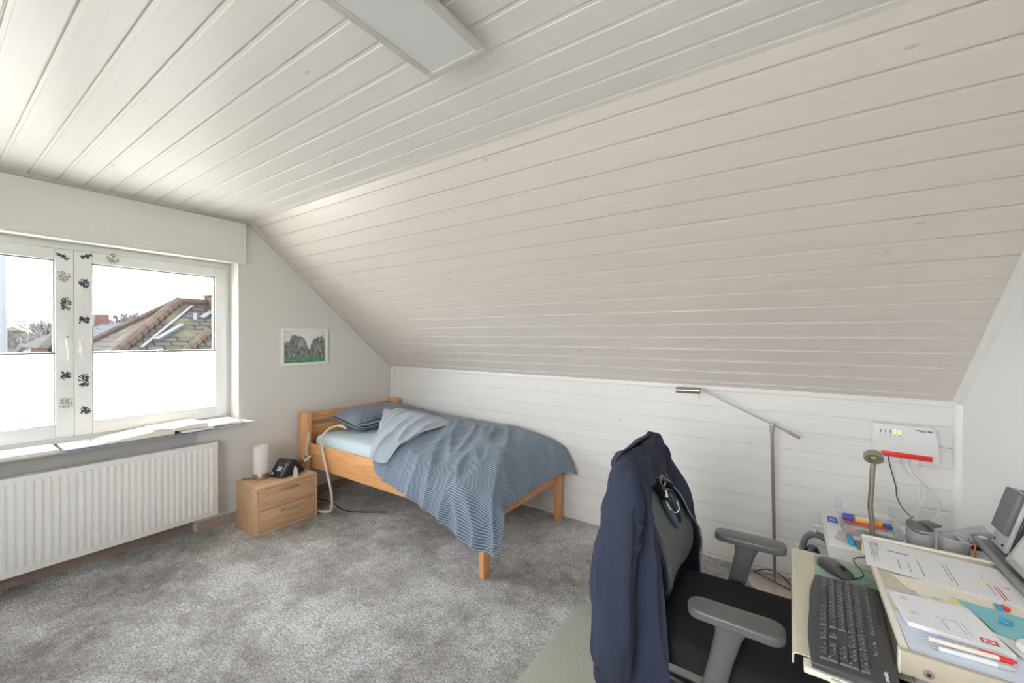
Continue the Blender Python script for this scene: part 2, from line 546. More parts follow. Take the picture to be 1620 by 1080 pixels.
M_RAD = plain('white_radiator_enamel', (0.80, 0.79, 0.77, 1), 0.35, noise_amt=0.01)
M_SILL = plain('pale_stone_sill', (0.72, 0.71, 0.69, 1), 0.4)
M_BEECH = wood_mat('beech_wood', srgb(196, 136, 84), srgb(222, 166, 112), (2.2, 26, 26))
M_BEECHY = wood_mat('beech_wood_crosswise', srgb(190, 130, 80), srgb(218, 160, 106), (26, 2.2, 26))
M_BEECHZ = wood_mat('beech_wood_upright', srgb(194, 134, 84), srgb(222, 164, 110), (26, 26, 2.2))
M_OAK = wood_mat('light_oak_decor', srgb(178, 140, 106), srgb(206, 170, 134), (30, 2.2, 34), 0.5)
M_OAKV = wood_mat('light_oak_decor_upright', srgb(176, 138, 104), srgb(204, 168, 132), (34, 34, 2.2), 0.5)
M_NICKEL = plain('brushed_nickel', srgb(176, 168, 156), 0.32, 0.85, noise_amt=0.04)
M_CHROME = plain('chrome', srgb(210, 210, 210), 0.12, 1.0, noise_amt=0.0)
M_OPAL = translucent_mat('opal_glass', (0.90, 0.89, 0.87, 1), 0.35)
M_BLACK = plain('black_plastic', srgb(38, 39, 42), 0.38)
M_BLACKM = plain('matt_black_fabric', srgb(30, 29, 29), 0.95, scale=300, noise_amt=0.35, bump=0.15)
M_DKGREY = plain('dark_grey_plastic', srgb(68, 68, 68), 0.42)
M_GREY = plain('grey_plastic', srgb(104, 105, 107), 0.42)
M_ARM = plain('warm_grey_plastic', srgb(98, 98, 97), 0.32)
M_LTGREY = plain('light_grey_plastic', srgb(186, 188, 188), 0.45)
M_BEIGEHOSE = plain('beige_hose', srgb(196, 190, 176), 0.5)
M_SHEET = plain('pale_blue_sheet', srgb(190, 206, 212), 0.9, scale=60, noise_amt=0.03)
M_DUVET = stripe_mat('slate_blue_striped_cotton', srgb(86, 102, 118), srgb(150, 164, 177), 62)
M_DUVETB = stripe_mat('grey_blue_lining', srgb(158, 168, 180), srgb(166, 175, 186), 40, width=0.5)
M_PILLOW = stripe_mat('striped_pillow_cotton', srgb(84, 98, 113), srgb(154, 166, 178), 62, axis=1)
M_NAVY = plain('navy_knit', srgb(45, 51, 70), 0.95, scale=400, noise_amt=0.22, bump=0.2)
M_NAVYD = plain('navy_ribbing', srgb(41, 46, 63), 0.95, scale=300, noise_amt=0.15)
M_MESHG = plain('grey_mesh_back', srgb(96, 102, 100), 0.7, scale=350, noise_amt=0.12)
M_MAT = plain('pale_green_floor_mat', srgb(172, 174, 162), 0.6, scale=220, noise_amt=0.12, bump=0.2)
M_BEIGE = plain('beige_enamelled_metal', srgb(208, 202, 180), 0.4, noise_amt=0.02)
M_BEIGED = plain('darker_beige_metal', srgb(186, 176, 158), 0.45, noise_amt=0.02)
M_CREAM = plain('cream_edge', srgb(228, 224, 208), 0.4, noise_amt=0.02)
M_PERF = perforated_mat()
M_WHITE = plain('white_laminate', (0.76, 0.76, 0.76, 1), 0.4, noise_amt=0.01)
M_PAPER = plain('white_paper', (0.82, 0.82, 0.84, 1), 0.85, noise_amt=0.015)
M_PAPERC = plain('cream_paper', srgb(238, 232, 216), 0.85, noise_amt=0.015)
M_PAPERB = plain('bluish_paper', srgb(214, 222, 238), 0.85, noise_amt=0.02)
M_TEAL = plain('teal_paper', srgb(140, 200, 208), 0.85, noise_amt=0.02)
M_INK = plain('grey_ink', srgb(120, 120, 128), 0.9)
M_INKB = plain('blue_ink', srgb(140, 150, 200), 0.9)
M_RED = plain('red_plastic', srgb(226, 52, 46), 0.4)
M_REDINK = plain('red_ink', srgb(226, 80, 74), 0.8)
M_ORANGE = plain('orange_plastic', srgb(240, 122, 70), 0.45)
M_CYAN = plain('cyan_plastic', srgb(20, 150, 200), 0.4)
M_BLUE = plain('blue_card', srgb(36, 80, 190), 0.5)
M_PURPLE = plain('purple_card', srgb(96, 80, 180), 0.5)
M_YELLOW = plain('amber_card', srgb(236, 176, 70), 0.5)
M_DKBLUE = plain('deep_blue_card', srgb(62, 92, 170), 0.5)
M_OLIVE = plain('olive_grey_card', srgb(128, 118, 98), 0.7)
M_STICKY = plain('yellow_sticker', srgb(228, 226, 110), 0.8)
M_BLUEBIND = plain('blue_binder_edge', srgb(92, 116, 146), 0.6)
M_CLEAR = clear('clear_plastic', (0.93, 0.95, 0.96), 0.15, 0.06, milk=0.16)
M_CLEARJ = clear('clear_acrylic', (0.86, 0.87, 0.88), 0.25, 0.04, milk=0.22)
M_MINT = plain('mint_mouse_mat', srgb(160, 190, 177), 0.8, scale=16, noise_amt=0.25)
M_DKGREEN = plain('dark_green_print', srgb(60, 96, 84), 0.8)
M_STICKB = plain('slate_sticker', srgb(74, 76, 92), 0.6, noise_amt=0.3, scale=90)
M_STICKG = plain('taupe_sticker', srgb(150, 146, 134), 0.6, noise_amt=0.3, scale=90)
M_STICKD = plain('charcoal_sticker', srgb(66, 68, 70), 0.6, noise_amt=0.3, scale=90)
M_DIFFUSER = plain('white_diffuser', (0.68, 0.665, 0.665, 1), 0.5, noise_amt=0.0)


def emit(name, col, s):
    t = NT(name); t.b.inputs['Base Color'].default_value = col
    t.b.inputs['Emission Color'].default_value = col; t.b.inputs['Emission Strength'].default_value = s
    nz = t.new('ShaderNodeTexNoise', Scale=5.0)
    return t.m


M_LEDG = emit('green_indicator', srgb(190, 255, 40), 1.2)
# outside: dark under a bright sky
M_ROOF = roof_mat('mossy_brown_roof_tiles', (0.0152, 0.0139, 0.0121, 1), (0.0202, 0.0184, 0.0162, 1), (0.0260, 0.0251, 0.0152, 1), .42, .23)
M_RIDGE = plain('ridge_tile', (0.0204, 0.0149, 0.0117, 1), 0.9, scale=4, noise_amt=0.3)
M_ROOFG = roof_mat('blue_grey_roof', (0.0267, 0.0291, 0.0330, 1), (0.0314, 0.0337, 0.0377, 1), (0.0291, 0.0314, 0.0337, 1), 0.9, 0.5)
M_ROOFD = roof_mat('dark_roof', (0.0157, 0.0145, 0.0134, 1), (0.0189, 0.0173, 0.0161, 1), (0.0189, 0.0189, 0.0117, 1))
M_BRICK = plain('red_brick', (0.0330, 0.0181, 0.0141, 1), 0.9, scale=9, noise_amt=0.35)
M_LEAD = plain('grey_flashing', (0.0409, 0.0432, 0.0455, 1), 0.7)
M_OUTMETAL = plain('galvanised_steel', (0.0619, 0.0666, 0.0714, 1), 0.6)
M_TREE = plain('haze_paled_bark', (0.0524, 0.0488, 0.0488, 1), 0.9)  # bark lightened in colour to stand in for distance haze
M_LEAF = plain('hedge_green', (0.0214, 0.0250, 0.0167, 1), 0.9, scale=3, noise_amt=0.4)
M_GROUND = plain('pale_bounce_ground', (0.52, 0.515, 0.455, 1), 1.0, scale=1, noise_amt=0.3)  # unseen ground, kept pale so it bounces light up to the ceiling

for m_ in (M_ROOF, M_RIDGE, M_ROOFG, M_ROOFD, M_BRICK, M_LEAD, M_OUTMETAL, M_TREE, M_LEAF, M_GROUND):
    m_.node_tree.nodes['Principled BSDF'].inputs['Specular IOR Level'].default_value = 0.03

# ------------------------------------------------------------------ room shell
H, K, L, YF = 2.4596, 1.1765, 4.4875, -1.4801
YB = -4.6
PITCHB = 0.1166


def board_profile(s0, s1, first, p=PITCHB):
    """2D (s, depth) of tongue and groove boards from s0 to s1, a joint at 'first' + k*p."""
    out = [(s0, 0.0)]
    k = math.ceil((s0 - first) / p)
    while True:
        j = first + k * p
        if j > s1 - 0.004: break
        for ds, d in ((-0.016, 0), (-0.0145, 0.0022), (-0.0035, 0.0022), (-0.0015, 0.009), (0.0015, 0.009), (0.0045, 0)):
            if s0 < j + ds < s1: out.append((j + ds, d))
        k += 1
    out.append((s1, 0.0)); return out


def board_surface(name, prof, base, sdir, ndir, x0, x1, mat):
    """profile points placed at base + s*sdir - d*ndir, extruded along x; closed behind."""
    mb = MB(); base, sdir, ndir = Vector(base), Vector(sdir), Vector(ndir)
    front = [base + sdir * s - ndir * d for s, d in prof]
    pts = front + [front[-1] - ndir * 0.03, front[0] - ndir * 0.03]
    a = [mb.bm.verts.new((x0, p.y, p.z)) for p in pts]; b = [mb.bm.verts.new((x1, p.y, p.z)) for p in pts]
    n = len(pts)
    for i in range(n): mb.bm.faces.new((a[i], a[(i + 1) % n], b[(i + 1) % n], b[i]))
    mb.bm.faces.new(a[::-1]); mb.bm.faces.new(b)
    return struct(mb.build(name, mat, smooth=20))


struct(MB().box(-0.3, L + 0.1, YB - 0.1, 0.05, -0.12, 0.0).build('floor', M_CARPET, smooth=0),
       'mottled grey carpet floor')
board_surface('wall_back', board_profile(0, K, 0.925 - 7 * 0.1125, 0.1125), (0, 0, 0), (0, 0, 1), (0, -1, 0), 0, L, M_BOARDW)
sl = Vector((0, YF, H - K)); SLL = sl.length; sd = sl.normalized(); snd = Vector((0, -sd.z, sd.y)) * 1.0
if snd.z > 0: snd = -snd
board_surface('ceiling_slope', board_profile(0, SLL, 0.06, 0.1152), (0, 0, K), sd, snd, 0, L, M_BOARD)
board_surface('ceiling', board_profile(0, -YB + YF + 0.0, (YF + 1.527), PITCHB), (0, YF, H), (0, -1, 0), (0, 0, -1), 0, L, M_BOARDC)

# window wall with its opening and radiator niche
WY0, WY1, WZ0, WZ1, WX = -3.385, -1.575, 0.80, 2.112, -0.17
w = MB()
w.box(-0.3, 0, WY1, 0.03, 0, H + 0.03)
w.box(-0.3, 0, YB, WY0, 0, H + 0.03)
w.box(-0.3, 0, WY0, WY1, WZ1, H + 0.03)
w.box(-0.3, 0, -1.862, WY1, 0, WZ0 - 0.02)
w.box(-0.3, -0.10, WY0, -1.862, 0, WZ0 - 0.02)
struct(w.build('wall_left', M_WALL, smooth=0))
struct(MB().box(L, L + 0.1, YB, 0.05, 0, H + 0.03).build('wall_right', M_WALLR, smooth=0))
w = MB()
RX0, RX1, RW0, RW1 = 2.1, 3.7, 1.0, 2.1
w.box(0, RX0, YB - 0.1, YB, 0, H + 0.03); w.box(RX1, L, YB - 0.1, YB, 0, H + 0.03)
w.box(RX0, RX1, YB - 0.1, YB, 0, RW0); w.box(RX0, RX1, YB - 0.1, YB, RW1, H + 0.03)
struct(w.build('wall_front', M_WALLR, smooth=0))
f2 = MB()
for q in ((RX0, RX1, RW0, RW0 + .07), (RX0, RX1, RW1 - .07, RW1), (RX0, RX0 + .07, RW0 + .07, RW1 - .07), (RX1 - .07, RX1, RW0 + .07, RW1 - .07), (2.86, 2.94, RW0 + .07, RW1 - .07)):
    f2.box(q[0], q[1], YB - 0.08, YB - 0.03, q[2], q[3])
f2 = struct(f2.build('fill_window', M_PVC))  # added window behind the camera, unseen, lets in fill light
struct(MB().box(RX0 + .07, RX1 - .07, YB - 0.06, YB - 0.055, RW0 + .07, RW1 - .07).build('window_pane', M_GLASS, f2))

# trims
t = MB()
t.prism([(0, H), (0.03, H), (0.026, H - 0.012), (0.012, H - 0.028), (0, H - 0.03)], YB, YF, 'y')
struct(t.build('trim_1', M_TRIM), 'quarter-round moulding between window wall and ceiling')
t = MB()
a = Vector((0, 0, K)); b = Vector((0, YF, H)); n = snd * 0.03
for x0, x1 in ((0.0, 0.026),):
    pts = [a, b, b + n, a + n]
    lo = [t.bm.verts.new((x0, p.y, p.z)) for p in pts]; hi = [t.bm.verts.new((x1 - (0.012 if i > 1 else 0), p.y, p.z)) for i, p in enumerate(pts)]
    t.bm.faces.new(lo[::-1]); t.bm.faces.new(hi)
    for i in range(4): t.bm.faces.new((lo[i], lo[(i + 1) % 4], hi[(i + 1) % 4], hi[i]))
struct(t.build('trim_2', M_TRIM), 'slanting moulding between window wall and sloped ceiling')
struct(MB().box(0, 0.024, -0.022, 0, 0, K, 0.004).build('trim_3', M_TRIMW))
struct(MB().box(0, L, -0.014, 0, K - 0.03, K - 0.002, 0.003).build('trim_4', M_TRIMW), 'white strip along the top of the knee wall')
t = MB()
pr = []
for q in range(7):
    an = pi * q / 12; pr.append((0.030 * cos(an), 0.030 * sin(an)))
n2 = snd
for p0, p1, nn in ((Vector((0, 0, K)), Vector((0, YF, H)), n2), (Vector((0, 0, 0)), Vector((0, 0, K)), Vector((0, -1, 0)))):
    ra, rb = [], []
    for cx, cn in [(0, 0)] + pr:
        for lst, pp in ((ra, p0), (rb, p1)):
            v = pp + nn * cn; lst.append(t.bm.verts.new((L - cx, v.y, v.z)))
    k = len(ra)
    t.bm.faces.new(ra); t.bm.faces.new(rb[::-1])
    for i in range(k): t.bm.faces.new((ra[i], rb[i], rb[(i + 1) % k], ra[(i + 1) % k]))
struct(t.build('trim_5', M_TRIMW), 'rounded white trim down the right end of the boarded slope')
struct(MB().box(0, 0.014, -1.862, -0.02, 0, 0.075, 0.004).box(-0.1, -0.086, -3.38, -1.862, 0, 0.075, 0.004).box(0, 0.014, -3.7, -3.385, 0, 0.075)
       .build('baseboard_left', M_SKIRT), 'pinkish carpet strip along the foot of the window wall')

# ------------------------------------------------------------------ window 1
win = bpy.data.objects.new('window_1', None); COL.objects.link(win); win.location = (WX, -2.48, WZ0); win['kind'] = 'structure'
F0, F1 = WX - 0.07, WX
fr = MB()
fr.box(F0, F1, WY1 - 0.025, WY1, WZ0, WZ1, 0.004); fr.box(F0, F1, WY0, WY0 + 0.025, WZ0, WZ1, 0.004)
fr.box(F0, F1, WY0 + 0.025, WY1 - 0.025, WZ1 - 0.045, WZ1, 0.004); fr.box(F0, F1, WY0 + 0.025, WY1 - 0.025, WZ0, WZ0 + 0.04, 0.004); fr.box(F0, F0 + 0.04, -2.53, -2.43, WZ0 + 0.04, WZ1 - 0.045)
struct(fr.build('window_frame', M_PVC, win))
GZ0, GZ1 = 0.922, 1.992


def sash(y0, y1, gy0, gy1, handle_y):
    s = MB(); S0, S1 = WX - 0.05, WX + 0.018
    z0, z1 = WZ0 + 0.042, WZ1 - 0.047
    s.box(S0, S1, gy1, y1, z0, z1, 0.005); s.box(S0, S1, y0, gy0, z0, z1, 0.005)
    s.box(S0, S1, gy0, gy1, GZ1, z1, 0.005); s.box(S0, S1, gy0, gy1, z0, GZ0, 0.005)
    o = struct(s.build('window_sash', M_PVC, win))
    g = MB()
    for a in ((gy0, gy0 + 0.006, GZ0, GZ1), (gy1 - 0.006, gy1, GZ0, GZ1), (gy0, gy1, GZ1 - 0.006, GZ1), (gy0, gy1, GZ0, GZ0 + 0.006)):
        g.box(S0 + 0.01, S1 - 0.012, *a)
    g.build('gasket', M_GASKET, o)
    struct(MB().box(WX - 0.02, WX - 0.016, gy0, gy1, GZ0, GZ1).build('window_pane', M_GLASS, o))
    h = MB(); X = S1
    h.box(X, X + 0.012, handle_y - 0.015, handle_y + 0.015, 1.39, 1.50, 0.004)
    h.rod((X + 0.01, handle_y, 1.465), (X + 0.045, handle_y, 1.465), 0.010)
    h.prism([(handle_y - 0.012, 1.48), (handle_y + 0.012, 1.48), (handle_y + 0.019, 1.345), (handle_y - 0.001, 1.34)], X + 0.036, X + 0.052, 'x', 0.003)
    h.build('handle', M_PVC, o)
    return o


sash(-2.4815, -1.602, -2.397, -1.682, -2.452)
sash(-3.358, -2.4825, -3.278, -2.566, -2.512)


def blind(y0, y1, label):
    t = thing('pleated_blind', (WX, (y0 + y1) / 2, GZ0), label, 'blind', 'pleated blinds on the window')
    x = WX + 0.014
    n = 23; z0, z1 = GZ0 + 0.012, 1.385
    mb = MB(); rows = []
    for i in range(2 * n + 1):
        z = z0 + (z1 - z0) * i / (2 * n); xx = x - 0.010 + (0.012 if i % 2 else 0)
        rows.append([mb.bm.verts.new((xx, y0, z)), mb.bm.verts.new((xx, y1, z))])
    for a, b in zip(rows, rows[1:]): mb.bm.faces.new((a[0], a[1], b[1], b[0]))
    mb.build('pleated_fabric', M_BLIND, t, smooth=0, recalc=False)
    MB().box(x - 0.014, x + 0.008, y0 - 0.004, y1 + 0.004, z1, z1 + 0.014, 0.002).build('top_rail', M_ALU, t)
    MB().box(x - 0.014, x + 0.008, y0 - 0.004, y1 + 0.004, z0 - 0.012, z0, 0.002).build('bottom_rail', M_PVC, t)
    MB().prism([((y0 + y1) / 2 - 0.018, z1 + 0.002), ((y0 + y1) / 2 + 0.018, z1 + 0.002), ((y0 + y1) / 2 + 0.012, z1 + 0.022), ((y0 + y1) / 2 - 0.012, z1 + 0.022)], x + 0.008, x + 0.016, 'x', 0.002).build('grip', M_PVC, t)
    return t


blind(-2.393, -1.686, 'white pleated blind covering the lower half of the wider visible window sash')
blind(-3.274, -2.570, 'white pleated blind in the window sash cut off by the picture edge')

# shutter box above the window
sb = thing('roller_shutter_box', (0, -2.5, WZ1), 'long cream roller shutter box above the window', 'shutter box')
MB().box(0.001, 0.040, -3.45, -1.536, 2.112, H - 0.03, 0.003).build('front_panel', M_BOXM, sb)
MB().box(0.040, 0.044, -3.45, -1.536, 2.112, 2.134, 0.0015).box(0.040, 0.044, -1.554, -1.536, 2.134, H - 0.032, 0.0015).box(0.001, 0.046, -3.45, -1.536, 2.098, 2.112, 0.003).build('edge_strip', M_BOXM, sb)

# sill
struct(MB().box(WX, 0.055, WY0 + 0.001, WY1 - 0.001, WZ0 - 0.02, WZ0, 0.004).build('window_sill', M_SILL))

# stickers
STK = [(-2.532, 2.016, 'dark', 'small dark winged sticker at the top of the narrower window sash stile', 's'),
       (-2.527, 1.889, 'taupe', 'round taupe flower cluster sticker near the top of the window', 'c'),
       (-2.520, 1.709, 'slate', 'large slate blossom spray sticker above the window handle', 'v'),
       (-2.510, 1.500, 'dark', 'tiny dark leaf sticker on the window handle plate', 't'),
       (-2.522, 1.245, 'dark', 'charcoal flower sticker just under the window handle', 'f'),
       (-2.517, 1.067, 'taupe', 'round taupe fern sticker low on the window stile', 'c'),
       (-2.422, 2.035, 'dark', 'grey feather-shaped bar sticker in the sash corner', 'b'),
       (-2.435, 1.854, 'slate', 'blue-grey butterfly sticker below the feather-shaped one', 'f'),
       (-2.436, 1.605, 'dark', 'charcoal curled sprig sticker above the second window handle', 'f'),
       (-2.438, 1.205, 'dark', 'tall charcoal double-flower sticker below the second window handle', 'v'),
       (-2.432, 1.005, 'dark', 'small pointed charcoal flower sticker lowest beside the wide blind', 'f'),
       (-2.293, 2.043, 'taupe', 'pale taupe starburst sticker on the top window rail', 'c')]
for y, z, col, lab, sh in STK:
    rnd = random.Random(int(abs(y * z) * 1e5)); mb = MB(); X = WX + (0.0182 if sh != 't' else 0.0305)
    nb, rx, rz, ls = {'s': (24, .025, .012, .008), 'c': (80, .032, .038, .005), 'v': (60, .026, .044, .0075), 't': (7, .008, .006, .004),
                  'f': (34, .025, .025, .009), 'b': (40, .028, .012, .008)}[sh]
    for k in range(nb):
        an = rnd.random() * 2 * pi; q = math.sqrt(rnd.random())
        cy, cz = y + rx * q * cos(an), z + rz * q * sin(an)
        if sh in 'bs': cz += (cy - y) * (0.35 if sh == 'b' else -0.45)
        a2 = an + rnd.uniform(-.6, .6); l = ls * rnd.uniform(.7, 1.5); wd = l * .42
        dy, dz = cos(a2), sin(a2)
        P = [(cy - dy * l, cz - dz * l), (cy - dz * wd, cz + dy * wd), (cy + dy * l, cz + dz * l), (cy + dz * wd, cz - dy * wd)]
        P = [mb.bm.verts.new((X + 0.0004 + k * 1e-5, a, b)) for a, b in P]; mb.bm.faces.new(P)
    for k in range(3 if sh != 't' else 1):
        mb.box(X, X + 0.0005, y - rx * .5, y + rx * .5, z - rz * .5 + k * rz * .45, z - rz * .5 + k * rz * .45 + 0.002)
    o = mb.build('window_sticker', {'dark': M_STICKD, 'slate': M_STICKB, 'taupe': M_STICKG}[col], at=(X, y, z), smooth=0, recalc=False)
    tag(o, lab, 'sticker', 'floral window stickers')


# ------------------------------------------------------------------ radiator
RY0, RY1, RZ0, RZ1, RX = -3.15, -1.757, 0.13, 0.694, 0.10
rd = thing('radiator', (0.05, (RY0 + RY1) / 2, RZ0), 'long white ribbed panel radiator under the window', 'radiator')
mb = MB()
mb.box(RX - 0.012, RX, RY0, RY1, RZ0, RZ1, 0.004)
pt = 0.0345; yy = RY1 - 0.03
while yy - 0.024 > RY0:
    mb.prism([(yy, RZ0 + 0.045), (yy, RZ1 - 0.040), (yy - 0.003, RZ1 - 0.034), (yy - 0.019, RZ1 - 0.034), (yy - 0.022, RZ1 - 0.040), (yy - 0.022, RZ0 + 0.045),
              (yy - 0.019, RZ0 + 0.038), (yy - 0.003, RZ0 + 0.038)], RX - 0.003, RX + 0.0045, 'x', 0.0025, 2)
    yy -= pt
mb.build('front_panel', M_RAD, rd)
MB().box(0.012, 0.022, RY0, RY1, RZ0 + .01, RZ1 - .004).build('rear_panel', M_RAD, rd)
g = MB().box(0.012, 0.088, RY0 + .003, RY1 - .012, RZ1 - 0.014, RZ1 - 0.006)
for k in range(38):
    yk = RY0 + 0.02 + k * 0.036
    g.box(0.02, 0.082, yk, yk + 0.024, RZ1 - 0.006, RZ1 - 0.004)
g.build('top_grille', M_RAD, rd)
MB().box(0.014, 0.088, RY1 - 0.012, RY1 - 0.006, RZ0 + .004, RZ1 - 0.004, 0.002).build('side_cover', M_RAD, rd)
for y in (-2.2, -2.8): MB().box(-0.099, 0.014, y, y + .04, 0.45, 0.49).build('wall_bracket', M_RAD, rd)

# ------------------------------------------------------------------ binders on the sill
zs = WZ0
t = thing('document_folder', (0.0, -2.75, zs), 'closed white folder with small metal clip lying on the window sill', 'folder', 'folders on the window sill')
MB().box(-0.13, 0.115, -2.95, -2.585, zs + 0.001, zs + 0.010, 0.002).build('back_cover', M_PAPERC, t)
MB().box(-0.128, 0.112, -2.948, -2.587, zs + 0.010, zs + 0.021, 0.003).build('cover', M_PAPER, t)
MB().box(0.02, 0.05, -2.73, -2.69, zs + 0.021, zs + 0.0225).build('metal_clip', M_ALU, t)


def page_block(top, x0, x1, z0):
    mb = MB()
    mb.prism([(y, z0 + h) for y, h in top] + [(top[-1][0], z0), (top[0][0], z0)], x0, x1, 'x', .0015, 1)
    return mb


def rings(t, y, x0, x1, z):
    for k in (0.30, 0.62):
        x = x0 + (x1 - x0) * k
        pts = [(x, y + 0.024 * cos(a * pi / 4), z + 0.020 * sin(a * pi / 4)) for a in range(8)]
        MB().tube(pts, 0.0016, 6, 4, closed=True).build('ring', M_ALU, t)


t = thing('open_binder', (0.0, -2.3, zs), 'open blue-edged ring binder lying flat on the window sill', 'binder', 'ring binders on the window sill')
MB().box(-0.145, 0.125, -2.575, -2.275, zs + 0.001, zs + 0.006, 0.001).box(-0.145, 0.125, -2.27, -2.0, zs + 0.001, zs + 0.006, 0.001).build('cover', M_BLUEBIND, t)
MB().box(-0.14, 0.118, -2.565, -2.42, zs + 0.006, zs + 0.014, 0.001).build('front_sheets', M_PAPER, t)
page_block([(-2.415, .010), (-2.36, .017), (-2.28, .024), (-2.20, .034), (-2.12, .043), (-2.03, .048)], -0.14, 0.120, zs + .006).build('page_stack', M_PAPERC, t)
rings(t, -2.418, -0.14, 0.118, zs + 0.018)
t = thing('open_binder', (0.05, -1.85, zs), 'open white ring binder with pages, overlapping onto the blue one and past the sill end', 'binder', 'ring binders on the window sill')
# lies on top of the blue binder's pages and runs past the reveal
c = MB()
c.M = Matrix.Translation((0, 0, 0))
c.quad([(-0.145, -2.13, zs + .055), (0.135, -2.15, zs + .062), (0.150, -1.86, zs + .030), (-0.145, -1.86, zs + .030)], 0.004)
c.quad([(-0.145, -1.86, zs + .030), (0.150, -1.86, zs + .030), (0.165, -1.585, zs + .026), (-0.145, -1.585, zs + .020)], 0.004)
c.quad([(0.006, -1.588, zs + .022), (0.166, -1.588, zs + .025), (0.185, -1.530, zs + .027), (0.006, -1.545, zs + .024)], 0.004)
c.build('cover', M_PAPER, t)
page_block([(-2.06, .018), (-2.0, .026), (-1.93, .030), (-1.87, .032), (-1.835, .026)], -0.135, 0.140, zs + .030).build('page_stack', M_PAPERC, t)
MB().box(-0.14, 0.15, -1.80, -1.60, zs + 0.028, zs + 0.036, 0.001).build('rear_sheets', M_PAPER, t)
MB().box(-0.145, 0.155, -2.0, -1.80, zs + 0.001, zs + 0.006, 0.001).build('lower_cover', M_BLUEBIND, t)
MB().box(-0.14, 0.15, -1.995, -1.805, zs + 0.007, zs + 0.024, 0.002).build('lower_sheets', M_PAPER, t)
rings(t, -1.825, -0.135, 0.14, zs + 0.045)

# ------------------------------------------------------------------ picture on the wall
pic = thing('framed_picture', (0.0, -1.02, 1.41), 'small white framed landscape of two rocky islets on the grey wall', 'picture')
PY0, PY1, PZ0, PZ1 = -1.243, -0.799, 1.240, 1.581
fw = 0.026
MB().box(0, .02, PY0, PY1, PZ1 - fw, PZ1, .002).box(0, .02, PY0, PY1, PZ0, PZ0 + fw, .002).box(0, .02, PY0, PY0 + fw, PZ0 + fw, PZ1 - fw, .002).box(0, .02, PY1 - fw, PY1, PZ0 + fw, PZ1 - fw, .002).build('frame', M_TRIMW, pic)
MB().box(0.002, .010, PY0 + fw, PY1 - fw, PZ0 + fw, PZ1 - fw).build('print', painting_mat(), pic, smooth=0)

# ------------------------------------------------------------------ ceiling light
cl = thing('ceiling_light', (2.82, -2.65, H), 'flat rectangular white panel lamp mounted on the board ceiling', 'ceiling light')
LX0, LX1, LY0, LY1, LZ = 2.70, 2.945, -3.26, -2.06, 2.40
MB().box(LX0 + .05, LX1 - .05, LY0 + .05, LY1 - .05, LZ + .012, H - 0.0005, .002).build('housing', M_TRIM, cl)
e = 0.024
M_LFR = plain('warm_white_lamp_frame', (0.60, 0.59, 0.55, 1), .5, noise_amt=0.01)
MB().box(LX0, LX1, LY0, LY0 + e, LZ, LZ + .014, .001).box(LX0, LX1, LY1 - e, LY1, LZ, LZ + .014, .001).box(LX0, LX0 + e, LY0 + e, LY1 - e, LZ, LZ + .014, .001).box(LX1 - e, LX1, LY0 + e, LY1 - e, LZ, LZ + .014, .001).build('frame', M_LFR, cl)
MB().box(LX0 + e, LX1 - e, LY0 + e, LY1 - e, LZ + .004, LZ + .011).build('diffuser', M_DIFFUSER, cl)

# ------------------------------------------------------------------ bed
bed = thing('bed', (1.15, -0.58, 0), 'single beech wood bed with low headboard along the boarded wall', 'bed')
MB().box(0.055, 0.127, -1.11, -1.065, 0, 0.822, 0.012, 3).box(0.129, 0.19, -1.108, -1.063, 0, 0.825, 0.006, 3).build('headboard_post', M_BEECHZ, bed)
MB().box(0.055, 0.19, -0.125, -0.05, 0, 0.835, 0.012, 3).build('headboard_post', M_BEECHZ, bed)
MB().box(0.075, 0.11, -1.065, -0.125, 0.725, 0.805, 0.006).build('top_rail', M_BEECHY, bed)
MB().box(0.075, 0.11, -1.065, -0.125, 0.42, 0.690, 0.006).build('headboard_panel', M_BEECHY, bed)
MB().box(0.19, 2.152, -1.090, -1.062, 0.345, 0.553, 0.005).build('side_rail', M_BEECH, bed)
MB().box(0.19, 2.152, -0.075, -0.05, 0.345, 0.54, 0.005).build('side_rail', M_BEECH, bed)
MB().box(2.154, 2.186, -1.06, -0.13, 0.325, 0.405, 0.005).build('foot_rail', M_BEECHY, bed)
MB().box(2.150, 2.189, -1.103, -1.039, 0, 0.405, 0.004).build('leg', M_BEECHZ, bed)
MB().box(2.150, 2.189, -0.122, -0.045, 0, 0.405, 0.004).build('leg', M_BEECHZ, bed)
sl_ = MB()
for k in range(13): sl_.box(0.25 + k * 0.145, 0.32 + k * 0.145, -1.06, -0.08, 0.40, 0.415)
sl_.build('slatted_base', M_BEECHY, bed)


def puffy_box(x0, x1, y0, y1, z0, z1, crown, nx=40, ny=28, r=0.05):
    """mattress-like shell: rounded sides and a crowned top."""
    mb = MB(); mb.box(x0, x1, y0, y1, z0, z1, r, 4)
    bmesh.ops.subdivide_edges(mb.bm, edges=[e for e in mb.bm.edges if e.calc_length() > .3], cuts=12, use_grid_fill=True)
    for v in mb.bm.verts:
        u = (v.co.x - x0) / (x1 - x0); w_ = (v.co.y - y0) / (y1 - y0)
        if v.co.z > z1 - r: v.co.z += crown * (max(0, sin(pi * u)) * max(0, sin(pi * w_))) ** .4 + 0.003 * noise.noise(v.co * 7)
    return mb


ms = puffy_box(0.215, 2.08, -1.055, -0.08, 0.416, 0.625, 0.022).build('mattress', M_SHEET, at=(1.18, -.57, .416))
tag(ms, 'mattress under a pale blue fitted sheet on the beech bed', 'mattress')


